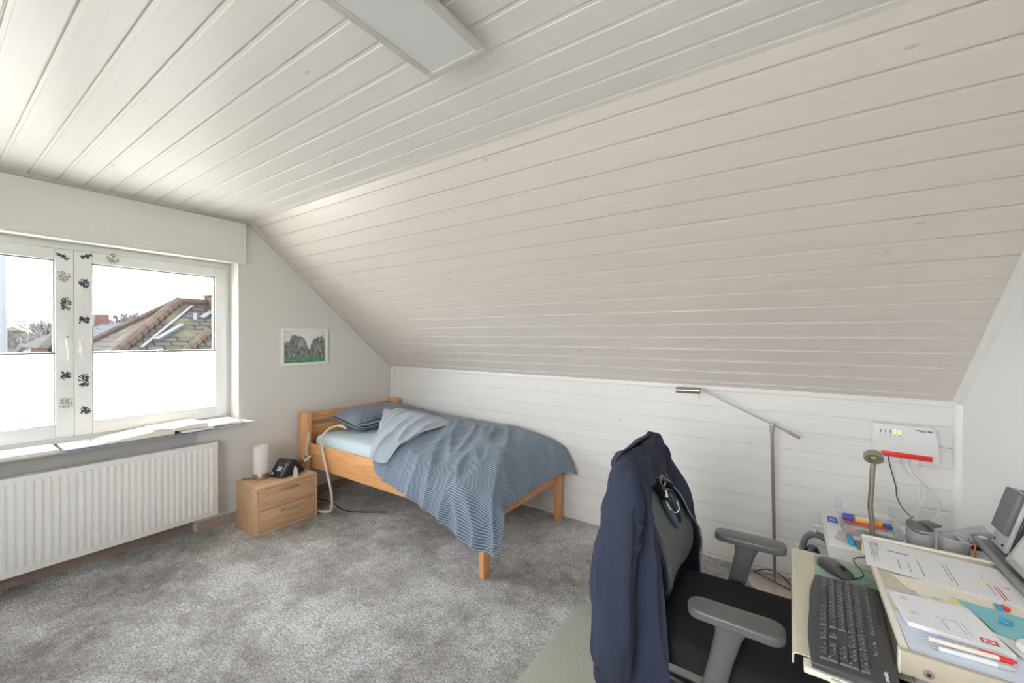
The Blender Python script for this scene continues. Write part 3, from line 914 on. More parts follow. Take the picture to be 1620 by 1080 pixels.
def pillow(name, x0, x1, y0, y1, z0, h, mat, at, rotx=0):
    N, Mm = 30, 36
    top, bot = [], []
    for i in range(N):
        a, b = [], []
        for j in range(Mm):
            u = i / (N - 1) * 2 - 1; v = j / (Mm - 1) * 2 - 1
            pu = 1 - abs(u) ** 4; pv = 1 - abs(v) ** 5
            th = h * 0.5 * max(0, pu * pv) ** 0.55 + 0.005
            pin = 1 - 0.05 * (1 - abs(u)) * abs(v) ** 2
            x = (x0 + x1) / 2 + (x1 - x0) / 2 * u * (1 - 0.05 * (1 - v * v) * 0.5)
            y = (y0 + y1) / 2 + (y1 - y0) / 2 * v * pin
            wv = 0.010 * noise.noise(Vector((x * 6, y * 9, 2)))
            tilt = -0.16 * (x - x0)
            a.append(Vector((x, y, z0 + h / 2 + th + wv + tilt))); b.append(Vector((x, y, z0 + h / 2 - th * .9 + tilt + wv)))
        top.append(a); bot.append(b)
    mb = MB()
    mb.grid(top, 0, uv=lambda i, j: (j * (y1 - y0) / Mm, i * (x1 - x0) / N)); mb.grid(bot, 0, uv=lambda i, j: (j * (y1 - y0) / Mm, i * (x1 - x0) / N))
    bmesh.ops.remove_doubles(mb.bm, verts=mb.bm.verts[:], dist=0.009)
    return mb.build(name, mat, at=at, smooth=60)


tag(pillow('pillow', 0.21, 0.60, -0.885, -0.12, 0.690, 0.155, M_PILLOW, (0.42, -.5, .66)), 'flat blue striped pillow at the head of the bed', 'pillow')

# duvet
C = [
    [(.36, -.035, .735), (.80, -.035, .722), (1.20, -.035, .718), (1.60, -.035, .70), (1.95, -.035, .675), (2.20, -.04, .595), (2.325, -.05, .395)],
    [(.42, -.22, .765), (.85, -.22, .765), (1.22, -.22, .765), (1.60, -.22, .75), (1.94, -.22, .715), (2.20, -.22, .62), (2.31, -.22, .46)],
    [(.62, -.46, .745), (.98, -.46, .775), (1.30, -.46, .775), (1.62, -.46, .755), (1.93, -.46, .71), (2.17, -.46, .61), (2.285, -.46, .455)],
    [(.86, -.72, .725), (1.14, -.72, .755), (1.40, -.72, .755), (1.66, -.72, .74), (1.93, -.72, .715), (2.17, -.72, .63), (2.28, -.72, .445)],
    [(1.04, -.95, .685), (1.27, -.95, .705), (1.49, -.95, .705), (1.70, -.95, .685), (1.94, -.95, .685), (2.18, -.95, .625), (2.30, -.97, .45)],
    [(1.17, -1.12, .60), (1.36, -1.12, .61), (1.54, -1.125, .60), (1.73, -1.14, .595), (1.95, -1.145, .58), (2.19, -1.145, .545), (2.355, -1.11, .44)],
    [(1.24, -1.19, .52), (1.38, -1.20, .48), (1.545, -1.20, .44), (1.74, -1.215, .405), (1.96, -1.225, .35), (2.19, -1.225, .27), (2.37, -1.18, .235)],
]
N, Mn = 110, 120
G = net(C, N, Mn); NR = normals(G)
for i in range(N):
    for j in range(Mn):
        p = G[i][j]; n = NR[i][j]
        if n.z < 0 and i < 70: n = -n
        u, v = i / (N - 1), j / (Mn - 1)
        q = p.x * 0.9 + p.y * 0.55
        big = noise.noise(Vector((p.x * 2.6, p.y * 2.6, 4.1))) * 0.030
        fold = (1 - abs(noise.noise(Vector((q * 7.5, (p.y - p.x * .4) * 1.8, p.z * 3))))) ** 3 * 0.042
        small = noise.noise(Vector((p.x * 17, p.y * 11, p.z * 9))) * 0.010
        hang = sin(v * 34 + noise.noise(Vector((v * 5, 1, 1))) * 3) * 0.016 * max(0, (u - .70) / .30)
        wallk = min(1, u / 0.1)
        G[i][j] = p + n * (big + fold * (0.4 + .6 * u) - 0.012 + small) * wallk + Vector((0, -abs(hang) * .6, hang * .25))
        if G[i][j].y > -0.02: G[i][j].y = -0.02
duv = thing('duvet', (1.6, -.6, .65), 'rumpled slate blue striped duvet hanging over the bed side', 'duvet')
MB().grid(G, 0.055, uv=lambda i, j: (j / Mn * 1.9, i / N * 1.75), edge=.08).build('cover', M_DUVET, duv, smooth=70)
# folded-back corner showing the lining
C2 = [
    [(.455, -.48, .790), (.60, -.44, .800), (.80, -.44, .800), (1.02, -.44, .800), (1.22, -.48, .795), (1.40, -.54, .785)],
    [(.60, -.60, .805), (.76, -.56, .825), (.94, -.58, .830), (1.12, -.60, .825), (1.28, -.64, .812), (1.43, -.67, .795)],
    [(.78, -.76, .790), (.92, -.74, .815), (1.06, -.76, .820), (1.18, -.80, .810), (1.30, -.82, .798), (1.41, -.82, .780)],
    [(.96, -.94, .735), (1.06, -.93, .765), (1.15, -.96, .765), (1.24, -.97, .760), (1.32, -.97, .748), (1.385, -.95, .74)],
    [(1.10, -1.11, .69), (1.16, -1.12, .705), (1.22, -1.13, .705), (1.28, -1.13, .70), (1.33, -1.11, .69), (1.37, -1.08, .69)],
    [(1.20, -1.20, .615), (1.24, -1.21, .615), (1.28, -1.215, .61), (1.31, -1.205, .605), (1.34, -1.19, .60), (1.36, -1.17, .60)],
]
G = net(C2, 60, 60); NR = normals(G)
for i in range(60):
    for j in range(60):
        p = G[i][j]; n = NR[i][j]
        if n.z < 0: n = -n
        q = p.x * .5 - p.y * .85
        fold = (1 - abs(noise.noise(Vector((p.x * 7 + p.y * 2, q * 2.2, 3.3))))) ** 3 * 0.028
        G[i][j] = p + n * (fold - .008 + noise.noise(p * 14) * .006)
MB().grid(G, 0.04, uv=lambda i, j: (j / 60 * .9, i / 60), edge=.15).build('folded_corner', M_DUVETB, duv, smooth=70, label='lighter grey-blue lining turned back')

# ------------------------------------------------------------------ nightstand and what stands on it
ns = thing('nightstand', (.31, -1.41, 0), 'low light oak nightstand with two drawers beside the bed', 'nightstand')
NX0, NX1, NY0, NY1, NZ = .135, .462, -1.645, -1.168, .362
MB().box(NX0, NX1 + .002, NY0, NY1, NZ - .018, NZ, .0015).build('top_panel', wood_mat('light_oak_top', srgb(180, 142, 106), srgb(208, 172, 134), (30, 2.2, 30), .5), ns)
MB().box(NX0, NX1, NY0, NY0 + .018, 0, NZ - .018, .0015).build('side_panel', M_OAKV, ns)
MB().box(NX0, NX1, NY1 - .018, NY1, 0, NZ - .018, .0015).build('side_panel', M_OAKV, ns)
MB().box(NX0, NX0 + .008, NY0 + .018, NY1 - .018, 0.02, NZ - .018).build('back_panel', M_OAKV, ns)
MB().box(NX0 + .02, NX1 - .002, NY0 + .018, NY1 - .018, .002, .026, .001).build('base_board', M_OAK, ns)
for z0, z1, zh in ((.030, .182, .148), (.186, .341, .316)):
    d = MB().box(NX1 - .018, NX1, NY0 + .020, NY1 - .020, z0, z1, .0012).box(NX0 + .03, NX1 - .018, NY0 + .04, NY1 - .04, z0 + .01, z1 - .03).build('drawer', M_OAK, ns)
    MB().box(NX1 + .012, NX1 + .019, -1.470, -1.332, zh - .010, zh + .006, .002).box(NX1, NX1 + .013, -1.462, -1.452, zh - .006, zh + .004).box(NX1, NX1 + .013, -1.350, -1.340, zh - .006, zh + .004).build('handle', M_ALU, d)

tl = thing('table_lamp', (.225, -1.505, NZ), 'small cylindrical opal table lamp with nickel foot on the nightstand', 'lamp')
MB().lathe([(0, 0), (.052, 0), (.053, .004), (.053, .042), (.051, .046), (0, .046)], (.225, -1.505, NZ)).build('base', M_NICKEL, tl)
MB().lathe([(.047, .046), (.054, .048), (.054, .262), (.051, .266), (.049, .262), (.049, .050)], (.225, -1.505, NZ)).build('lamp_shade', M_OPAL, tl)
MB().tube([(.19, -1.548, NZ + .008), (.168, -1.572, NZ + .006), (.145, -1.60, NZ + .004), (.118, -1.60, NZ - .03), (.118, -1.60, .10)], .0028).build('cord', M_BLACK, tl)

cp = thing('breathing_machine', (.30, -1.32, NZ), 'black wedge-shaped breathing therapy device on the nightstand', 'medical device')
Mc = Matrix.Translation((.285, -1.325, NZ)) @ Matrix.Rotation(rad(14), 4, 'Z')
b = MB(); b.M = Mc
b.prism([(-.115, .0), (.105, .0), (.108, .012), (.045, .100), (.020, .120), (-.015, .126), (-.04, .112), (-.115, .012)], -.075, .075, 'x', .008, 3)
b.build('body', M_BLACK, cp)
# the screen face: the slope towards -y
s_ = MB(); s_.M = Mc
def on_slope(u, v, d):      # u across (local x), v 0..1 up the slope towards -y side
    y = -.115 + .075 * v; z = .012 + .100 * v
    n = Vector((0, -.100, .075)).normalized()
    return (u, y + n.y * d, z + n.z * d)
s_.quad([on_slope(-.02, .36, .0025), on_slope(.028, .36, .0025), on_slope(.028, .66, .0025), on_slope(-.02, .66, .0025)], .004)
s_.build('display', M_LTGREY, cp)
s_ = MB(); s_.M = Mc
s_.quad([on_slope(.048, .04, .003), on_slope(.053, .04, .003), on_slope(.053, .96, .003), on_slope(.048, .96, .003)], .004)
s_.build('trim_strip', M_LTGREY, cp)
s_ = MB(); s_.M = Mc
s_.quad([on_slope(-.045, .74, .003), on_slope(.035, .74, .003), on_slope(.035, .93, .003), on_slope(-.045, .93, .003)], .005)
s_.build('control_panel', M_DKGREY, cp)
s_ = MB(); s_.M = Mc
s_.lathe([(0, 0), (.011, 0), (.010, .006), (0, .007)], on_slope(-.045, .16, .0), 20, Vector((0, -.1, .075)).to_track_quat('Z', 'Y').to_matrix())
s_.build('control_knob', M_LTGREY, cp)
s_ = MB(); s_.rod((.30, -1.235, NZ + .068), (.31, -1.20, NZ + .072), .013); s_.build('hose_port', M_DKGREY, cp)

hs = MB()
hs.tube([(.31, -1.205, NZ + .072), (.305, -1.175, NZ + .082), (.29, -1.135, NZ + .10), (.26, -1.13, NZ + .075), (.25, -1.135, NZ - .02), (.26, -1.145, NZ - .14), (.31, -1.15, .12), (.38, -1.145, .030),
         (.50, -1.125, .022), (.575, -1.11, .06), (.585, -1.118, .20), (.53, -1.12, .36), (.465, -1.115, .50), (.415, -1.10, .62), (.40, -1.03, .69), (.43, -.96, .715), (.455, -.945, .715)], .0105, 12, 8)
hose = thing('breathing_hose', (.5, -1.12, 0.02), 'ribbed beige air hose looping from the black device over the bed rail', 'hose')
hs.build('tube', M_BEIGEHOSE, hose)
MB().rod((.45, -.95, .716), (.475, -.93, .708), .015).rod((.47, -.935, .712), (.50, -.92, .69), .011).build('mask_connector', M_LTGREY, hose)
st = MB()
st.tube([(.265, -1.125, .67), (.252, -1.128, .60), (.235, -1.13, .53), (.23, -1.13, .46)], [.012, .015, .019, .017], 12, 6, flat=.55)
st.tube([(.235, -1.133, .54), (.205, -1.14, .50), (.195, -1.14, .45), (.22, -1.137, .42), (.25, -1.13, .44)], .006, 8, 6)
tag(st.build('mask_strap', M_BEIGEHOSE, at=(.24, -1.13, .45)), 'beige headgear strap hanging from the headboard post', 'strap')

lp = MB()
Mb = Matrix.Translation((.435, -1.335, NZ)) @ Matrix.Rotation(rad(35), 4, 'Z')
lp.M = Mb
lp.prism([(-.020, 0), (.020, 0), (.019, .045), (.008, .082), (-.004, .094), (-.012, .085), (-.019, .045)], -.007, .007, 'y', .004, 3)
tag(lp.build('ear_thermometer', M_LTGREY, at=(.435, -1.335, NZ)), 'upright pale grey rounded stand on the nightstand edge', 'stand')
bd = thing('bead_bracelet', (.40, -1.235, NZ), 'tiny pink bead bracelet lying on the nightstand', 'bracelet')
M_PINK = plain('pink_beads', srgb(222, 176, 178), .3); bb = MB()
for k in range(18):
    a = 2 * pi * k / 18
    bb.mi = 0 if k % 3 else 1; bb.lathe([(0, -.0045), (.0045, 0), (0, .0045)], (.40 + .020 * cos(a), -1.235 + .034 * sin(a), NZ + .0048), 8)
bb.build('beads', [M_PINK, M_PAPER], bd, smooth=80)
tag(MB().tube([(.10, -1.0, .012), (.30, -.95, .006), (.55, -.99, .006), (.72, -.93, .006), (.9, -.8, .006)], .004).build('power_cable', M_BLACK, at=(.5, -.95, 0)), 'black power cable lying on carpet under the bed', 'cable')

# ------------------------------------------------------------------ router on the knee wall
rt = thing('router', (4.265, -.002, .94), 'white wireless router with red lower bar on the boarded wall', 'router')
rb = MB(); rb.prism([(4.135, 1.034), (4.375, 1.031), (4.390, 1.01), (4.397, .96), (4.405, .845), (4.385, .842), (4.135, .876)], -.052, -.004, 'y', .006, 3)
rb.build('housing', M_WHITE, rt)
r2 = MB(); r2.prism([(4.170, .885), (4.374, .879), (4.374, .851), (4.170, .857)], -.0575, -.045, 'y', .003); r2.build('red_bar', M_RED, rt)
for k in range(5):
    x = 4.168 + k * .0192; lit = k >= 3
    MB().box(x - (.0035 if lit else .0012), x + (.0035 if lit else .0012), -.0545, -.051, .984, 1.002).build('indicator_light', M_LEDG if lit else M_BLACK, rt, label='lit green indicator' if lit else None)
    if k: MB().box(x - .0012, x + .0012, -.0532, -.0515, .968, .976).build('indicator_mark', M_INK, rt)
text('lettering', 'FRITZ!Box', .014, M_BLACK, rt, frame_m((4.342, -.0526, 1.010), (-1, 0, 0), (0, 0, -1)), bold=.0003)
cb = lambda pts, r, mat, lab, grp='router cables': tag(MB().tube(pts, r, 8, 8).build('cable', mat, at=pts[-1]), lab, 'cable', grp)
cb([(4.199, -.045, .862), (4.21, -.035, .80), (4.235, -.03, .69), (4.24, -.04, .63), (4.250, -.12, .60), (4.235, -.35, .64), (4.19, -.65, .73), (4.125, -.915, .798)], .0026, M_BLACK, 'thin black cable hanging from the router down to the desk')
cb([(4.248, -.045, .862), (4.252, -.03, .81), (4.30, -.028, .75), (4.345, -.028, .71), (4.35, -.03, .64), (4.30, -.03, .54), (4.27, -.03, .40), (4.27, -.03, .2)], .0032, M_PVC, 'white cable from the router crossing in a long curve downwards')
cb([(4.272, -.048, .862), (4.285, -.042, .80), (4.33, -.042, .73), (4.39, -.042, .66), (4.40, -.042, .58), (4.36, -.042, .52), (4.28, -.042, .47), (4.22, -.042, .42)], .0032, M_PVC, 'white router cable bulging furthest towards the corner trim')
cb([(4.325, -.045, .858), (4.325, -.018, .79), (4.332, -.016, .70), (4.338, -.016, .60), (4.333, -.016, .48), (4.333, -.016, .3)], .0030, M_PVC, 'white router cable hanging straight down under the red bar')

# ------------------------------------------------------------------ floor lamp
fl = thing('floor_lamp', (3.682, -.16, 0), 'slim nickel floor lamp with counterweighted arm by the boarded wall', 'floor lamp')
PX, PYL = 3.672, -.140
MB().lathe([(0, 0), (.128, 0), (.130, .004), (.130, .012), (.122, .018), (.02, .022), (0, .022)], (PX - .0, PYL - .02, 0), 48).build('base', plain('satin_steel', srgb(196, 186, 174), .3, .5), fl)
MB().rod((3.681, PYL, .02), (3.658, PYL, .975), .0095).build('pole', M_NICKEL, fl)
MB().rod((3.6592, PYL, .935), (3.658, PYL, .985), .0125).rod((3.658, PYL - .02, .982), (3.658, PYL + .02, .982), .009).rod((3.658, PYL, .982), (3.688, PYL - .01, .99), .003).build('joint', M_ALU, fl)
MB().rod((3.255, PYL, 1.163), (3.735, PYL, .947), .0048).build('arm', M_NICKEL, fl)
MB().rod((3.725, PYL, .951), (3.745, PYL, .942), .005, .0095).rod((3.745, PYL, .942), (3.800, PYL, .917), .0095).build('counterweight', M_NICKEL, fl)
hd = MB().rod((3.105, PYL, 1.150), (3.255, PYL, 1.153), .0215, n=24).build('lamp_head', M_NICKEL, fl)
MB().rod((3.245, PYL, 1.135), (3.249, PYL, 1.098), .0022).build('switch_pin', M_NICKEL, hd)
cb([(3.78, -.18, .02), (3.72, -.06, .03), (3.64, -.03, .035), (3.57, -.06, .012), (3.60, -.1, .024), (3.70, -.16, .027), (3.85, -.20, .012)], .003, M_BLACK, 'black cord looping over the round floor lamp base', 'floor cords')

# ------------------------------------------------------------------ chair mat
mt = MB()
pts = [(3.895, -2.75), (3.895, -.955)]
for k in range(7):
    a = pi / 2 + pi / 2 * k / 6; pts.append((2.80 + .04 * cos(a) + .012, -1.00 + .045 * sin(a)))
pts += [(2.772, -2.75)]
mt.prism(pts, .001, .012, 'z', .003, 2, True)
tag(mt.build('chair_mat', M_MAT, at=(3.2, -1.8, 0)), 'pale green floor protection mat under the office chair', 'mat')

# ------------------------------------------------------------------ office chair
oc = thing('office_chair', (3.55, -1.38, .012), 'black office chair with grey armrests pushed up to the desk', 'office chair')
s = MB()
sx0, sx1, sy0, sy1 = 3.345, 3.86, -1.650, -1.125
s.box(sx0, sx1, sy0, sy1, .385, .485, .040, 5)
for v in s.bm.verts:
    u = (v.co.x - sx0) / (sx1 - sx0)
    if v.co.z > .44: v.co.z -= .018 * ((v.co.y - (sy0 + sy1) / 2) / .27) ** 2 * 0 + .02 * max(0, u - .75)
s.build('seat', M_BLACKM, oc)
MB().box(3.42, 3.80, -1.56, -1.21, .345, .392, .01).build('seat_pan', M_BLACK, oc)
CB = []
for r_, z in enumerate((.565, .62, .70, .79, .88, .97, 1.03)):
    xb = (3.352, 3.372, 3.368, 3.335, 3.290, 3.245, 3.215)[r_]; hw = (.15, .185, .20, .205, .205, .195, .175)[r_]
    CB.append([(xb + .012 * (k / 3 - 1) ** 2, -1.385 + hw * (k / 3 - 1), z) for k in range(7)])
G = net(CB, 40, 30)
MB().grid(G, .02, edge=0).build('backrest', M_MESHG, oc, smooth=60)
fb = MB()
edge = [Vector(r[0]) for r in CB] + [Vector(p) for p in CB[-1][1:]] + [Vector(r[-1]) for r in CB[:-1][::-1]] + [Vector(p) for p in CB[0][1:-1][::-1]]
fb.tube([p + Vector((-.008, 0, 0)) for p in edge], .013, 8, 4, closed=True).build('back_frame', M_BLACK, oc)
MB().tube([(3.345, -1.385, .60), (3.30, -1.385, .52), (3.33, -1.385, .40), (3.45, -1.385, .36)], [.035, .032, .032, .03], 12).build('back_support', M_BLACK, oc)


def arm(yc, sgn, label):
    a = MB(); z = .655; y0, y1 = yc - .045, yc + .045
    P = []
    for cx, cy, a0 in ((3.702, y1 - .036, 0), (3.513, y1 - .04, 90), (3.513, y0 + .04, 180), (3.702, y0 + .036, 270)):
        for k in range(5):
            an = rad(a0 + 90 * k / 4); P.append((cx + .038 * cos(an), cy + .038 * sin(an)))
    a.prism(P, z - .030, z, 'z', .007, 3, True)
    pad = a.build('armrest', M_ARM, oc, label=label)
    p = MB()
    yo = yc - sgn * .0
    ring = []
    for zz, xc, hw, hy in ((.630, 3.602, .062, .030), (.612, 3.598, .047, .026), (.585, 3.592, .038, .024), (.50, 3.572, .034, .022), (.40, 3.55, .034, .022), (.375, 3.545, .034, .022)):
        ring.append([p.bm.verts.new((xc + hw * cos(2 * pi * k / 20), yo + hy * (abs(sin(2 * pi * k / 20)) ** .7) * (1 if sin(2 * pi * k / 20) >= 0 else -1), zz)) for k in range(20)])
    for r0, r1 in zip(ring, ring[1:]):
        for k in range(20): p.bm.faces.new((r0[k], r0[(k + 1) % 20], r1[(k + 1) % 20], r1[k]))
    p.bm.faces.new(ring[0][::-1]); p.bm.faces.new(ring[-1])
    p.box(3.515, 3.575, min(yo, yo + sgn * .15), max(yo, yo + sgn * .15), .352, .380, .006)
    p.build('armrest_post', M_ARM, oc)


arm(-1.672, 1, None); arm(-1.085, -1, None)
MB().rod((3.57, -1.385, .10), (3.57, -1.385, .35), .026).build('gas_column', M_CHROME, oc)
sbm = MB()
ends = []
for k in range(5):
    an = rad(20 + 72 * k); e_ = (3.57 + .30 * cos(an), -1.385 + .30 * sin(an), .085); ends.append(e_)
    sbm.tube([(3.57, -1.385, .115), ((3.57 + e_[0]) / 2, (-1.385 + e_[1]) / 2, .108), e_], [.03, .026, .018], 10)
sbm.build('star_base', M_BLACK, oc)
for e_ in ends:
    MB().rod((e_[0] - .014, e_[1], .041), (e_[0] + .014, e_[1], .041), .028, n=20).rod((e_[0], e_[1], .06), (e_[0], e_[1], .09), .008).build('caster', M_BLACK, oc)

# jacket over the backrest
jk = thing('jacket', (3.25, -1.4, .7), 'navy knitted zip jacket hung over the back of the office chair', 'jacket')
rows = [
    (1.085, [(3.236, -1.38), (3.232, -1.26), (3.228, -1.16), (3.222, -1.20), (3.220, -1.38), (3.222, -1.57), (3.226, -1.655), (3.232, -1.58), (3.238, -1.42)]),
    (1.034, [(3.272, -1.345), (3.270, -1.25), (3.245, -1.13), (3.19, -1.17), (3.185, -1.38), (3.19, -1.60), (3.225, -1.675), (3.272, -1.60), (3.284, -1.455)]),
    (0.985, [(3.292, -1.29), (3.304, -1.20), (3.262, -1.095), (3.200, -1.14), (3.195, -1.38), (3.205, -1.61), (3.240, -1.680), (3.300, -1.665), (3.330, -1.575)]),
    (0.900, [(3.312, -1.265), (3.334, -1.165), (3.275, -1.085), (3.182, -1.13), (3.175, -1.38), (3.185, -1.62), (3.222, -1.69), (3.308, -1.690), (3.352, -1.635)]),
    (0.780, [(3.378, -1.245), (3.384, -1.14), (3.280, -1.078), (3.165, -1.12), (3.160, -1.38), (3.168, -1.635), (3.208, -1.70), (3.322, -1.700), (3.380, -1.655)]),
    (0.640, [(3.428, -1.175), (3.388, -1.10), (3.280, -1.072), (3.150, -1.12), (3.142, -1.38), (3.150, -1.645), (3.20, -1.705), (3.332, -1.705), (3.400, -1.668)]),
    (0.480, [(3.424, -1.125), (3.390, -1.095), (3.280, -1.070), (3.150, -1.12), (3.142, -1.38), (3.150, -1.645), (3.20, -1.705), (3.336, -1.708), (3.414, -1.676)]),
    (0.330, [(3.420, -1.12), (3.388, -1.09), (3.280, -1.068), (3.150, -1.12), (3.142, -1.38), (3.150, -1.645), (3.20, -1.705), (3.336, -1.708), (3.418, -1.68)]),
    (0.250, [(3.410, -1.12), (3.380, -1.09), (3.280, -1.068), (3.155, -1.12), (3.150, -1.38), (3.155, -1.64), (3.20, -1.70), (3.332, -1.705), (3.412, -1.68)]),
]
CJ = [[(x, y, z) for x, y in r] for z, r in rows]
CJ[0] = [(p[0], p[1], z) for p, z in zip(CJ[0], (1.064, 1.062, 1.058, 1.062, 1.070, 1.070, 1.062, 1.070, 1.064))]
CJ[1] = [(p[0], p[1] + (.018 if k in (1, 2, 3) else 0), p[2] + (.018 if k in (1, 2, 3) else .006)) for k, p in enumerate(CJ[1])]
G = net(CJ, 90, 110); NR = normals(G)
for i in range(90):
    for j in range(110):
        p = G[i][j]; u = i / 89
        w_ = (1 - abs(noise.noise(Vector((p.x * 9 + p.y * 9, p.y * 5, p.z * 1.3))))) ** 3 * .026 + noise.noise(p * 9) * .009
        G[i][j] = p + NR[i][j] * (w_ - .008) * (-1 if NR[i][j].dot(p - Vector((3.28, -1.38, p.z))) < 0 else 1) * min(1, .2 + u * 3)
MB().grid(G, .007, edge=0).build('body', M_NAVY, jk, smooth=80)
sv = MB()
sv.tube([(3.256, -1.590, 1.045), (3.264, -1.655, 1.005), (3.270, -1.705, .91), (3.258, -1.750, .76), (3.252, -1.757, .60), (3.249, -1.76, .46), (3.249, -1.758, .385), (3.248, -1.757, .362)],
        [.028, .054, .064, .066, .066, .062, .057, .048], 28, 8)
for v in sv.bm.verts:
    p = v.co
    f_ = (1 - abs(noise.noise(Vector((p.x * 22, p.y * 22, p.z * 2.2))))) ** 3 * .022
    c_ = Vector((3.25, -1.75, p.z)); d_ = (p - c_); d_.z = 0
    if d_.length > 1e-4: v.co = p + d_.normalized() * (f_ - .006)
    v.co.y = -1.745 + (v.co.y + 1.745) * .72
sv.build('sleeve', M_NAVY, jk, smooth=80)
cf = MB()
for rr_ in (0,):
    pr_ = []
    n_ = 56
    lo_, hi_, bt_ = [], [], []
    for k in range(n_):
        a = 2 * pi * k / n_; rib = .0018 if k % 2 else -.0006
        for lst, z, r_ in ((hi_, .372, .052), (lo_, .33, .050), (bt_, .285, .052)):
            lst.append(cf.bm.verts.new((3.248 + (r_ + rib) * cos(a), -1.752 + (r_ * .72 + rib) * sin(a), z)))
    for A_, B_ in ((hi_, lo_), (lo_, bt_)):
        for k in range(n_): cf.bm.faces.new((A_[k], A_[(k + 1) % n_], B_[(k + 1) % n_], B_[k]))
    cf.bm.faces.new(bt_)
cf.build('cuff', M_NAVYD, jk)
s2 = MB()
s2.tube([(3.245, -1.15, .985), (3.235, -1.085, .94), (3.22, -1.045, .86), (3.21, -1.04, .68), (3.21, -1.04, .5), (3.21, -1.04, .40)], [.030, .05, .058, .056, .05, .045], 20, 6)
for v in s2.bm.verts: v.co.y = -1.05 + (v.co.y + 1.05) * .55
s2.build('sleeve', M_NAVY, jk, smooth=80)
# inside of the neck laid over the top of the backrest
CY = []
for z, x, y0, y1 in ((1.058, 3.236, -1.60, -1.20), (1.045, 3.272, -1.585, -1.215), (1.010, 3.300, -1.575, -1.235), (.975, 3.318, -1.565, -1.255), (.950, 3.326, -1.555, -1.27)):
    CY.append([(x - .012 * (2 * k / 4 - 1) ** 2, y0 + (y1 - y0) * k / 4, z - (.022 if k == 2 else 0) * (1.058 - z) * -8) for k in range(5)])
GY = net(CY, 24, 40)
for i in range(24):
    for j in range(40): GY[i][j] += Vector((noise.noise(Vector((GY[i][j].y * 14, GY[i][j].z * 8, 5))) * .010, 0, 0))
MB().grid(GY, .006, edge=0).build('collar', M_NAVYD, jk, smooth=80)
# zip edge on the far front panel
zp = MB(); zp.tube([G[i][0] + Vector((.004, -.002, 0)) for i in range(22, 90, 6)], .0026, 6, 2); zp.build('zip', M_ALU, jk)

# belt and glove in the opening
bt = thing('belt', (3.30, -1.40, .93), 'black buckled belt hanging in the opening of the navy jacket', 'belt')
MB().tube([(3.300, -1.47, .965), (3.318, -1.43, .950), (3.328, -1.38, .930), (3.326, -1.33, .905), (3.318, -1.30, .88)], .026, 10, 6, flat=.35).tube([(3.312, -1.475, .935), (3.325, -1.43, .915), (3.332, -1.38, .895), (3.330, -1.33, .872)], .020, 10, 6, flat=.4).tube([(3.320, -1.46, .93), (3.335, -1.42, .88), (3.345, -1.40, .84)], .022, 10, 5, flat=.5).build('strap', M_BLACK, bt)
MB().tube([(3.332, -1.455, .965), (3.338, -1.425, .957), (3.342, -1.425, .927), (3.336, -1.455, .935)], .0022, 8, 4, closed=True).build('buckle', M_ALU, bt)
gv = thing('work_glove', (3.36, -1.39, .83), 'dark blue work glove with pale trim hanging from the belt', 'glove')
M_GLV = plain('dark_blue_glove', srgb(44, 58, 78), .8, noise_amt=.3, scale=60); M_GLT = plain('grey_blue_glove', srgb(84, 100, 112), .8, noise_amt=.2, scale=60)
MB().tube([(3.336, -1.43, .87), (3.352, -1.415, .83), (3.368, -1.395, .785), (3.376, -1.375, .750)], [.018, .026, .024, .009], 12, 6, flat=.6).build('palm', M_GLT, gv)
MB().tube([(3.340, -1.39, .875), (3.358, -1.375, .835), (3.374, -1.355, .79), (3.380, -1.345, .762)], [.016, .024, .022, .010], 12, 6, flat=.6).build('finger', M_GLV, gv)
MB().tube([(3.352, -1.442, .868), (3.364, -1.437, .842), (3.374, -1.412, .822), (3.382, -1.392, .818), (3.384, -1.372, .828), (3.372, -1.36, .85)], .0022, 6, 6).tube([(3.352, -1.44, .885), (3.346, -1.437, .91)], .006, 6, 4).build('piping', M_PAPER, gv)

# ------------------------------------------------------------------ desk
TZ = .715
dk = thing('desk', (4.15, -1.4, 0), 'white laminate desk standing against the white wall', 'desk')
MB().box(3.866, L - .012, -1.98, -.735, TZ - .028, TZ, .002).build('desktop', M_WHITE, dk)
for x, y in ((3.93, -1.93), (3.93, -.79), (4.43, -1.93), (4.43, -.79)):
    MB().box(x - .02, x + .02, y - .02, y + .02, 0, TZ - .028, .003).build('leg', M_LTGREY, dk)
MB().box(4.40, 4.42, -1.91, -.81, .35, .66, .002).build('modesty_panel', M_WHITE, dk)
# beige pull-out shelf in front
tr = thing('keyboard_shelf', (3.86, -1.54, TZ), 'beige metal keyboard shelf with rounded front edge at the desk', 'shelf')
KZ = TZ + .004
b = MB()
pr = [(3.985, KZ), (3.985, KZ - .003), (3.768, KZ - .003)]
for k in range(6):
    a = pi / 2 + pi / 2 * k / 5 + 0; pr.append((3.762 + .006 * cos(a), KZ - .010 + .006 * sin(a)))
pr += [(3.756, KZ - .030), (3.752, KZ - .030)]
for k in range(6):
    a = pi - pi / 2 * k / 5; pr.append((3.762 + .010 * cos(a), KZ - .010 + .010 * sin(a)))
b.prism(pr, -1.845, -1.232, 'y', 0)
b.build('shelf_plate', M_BEIGE, tr, smooth=50)
MB().box(3.905, 3.984, -1.90, -1.40, KZ, KZ + .0025, .0005).box(3.95, 4.46, -1.96, -1.812, KZ, KZ + .0025, .0005).build('perforated_plate', M_PERF, tr, smooth=0)
MB().box(3.775, 4.0, -1.885, -1.846, KZ - .018, KZ - .004, .002).box(3.825, 3.845, -1.895, -1.884, KZ - .032, KZ - .006, .002).build('side_bracket', M_CREAM, tr)
MB().box(3.78, 3.862, -1.80, -1.25, KZ - .030, KZ - .0035, .002).build('runner', M_BEIGED, tr)

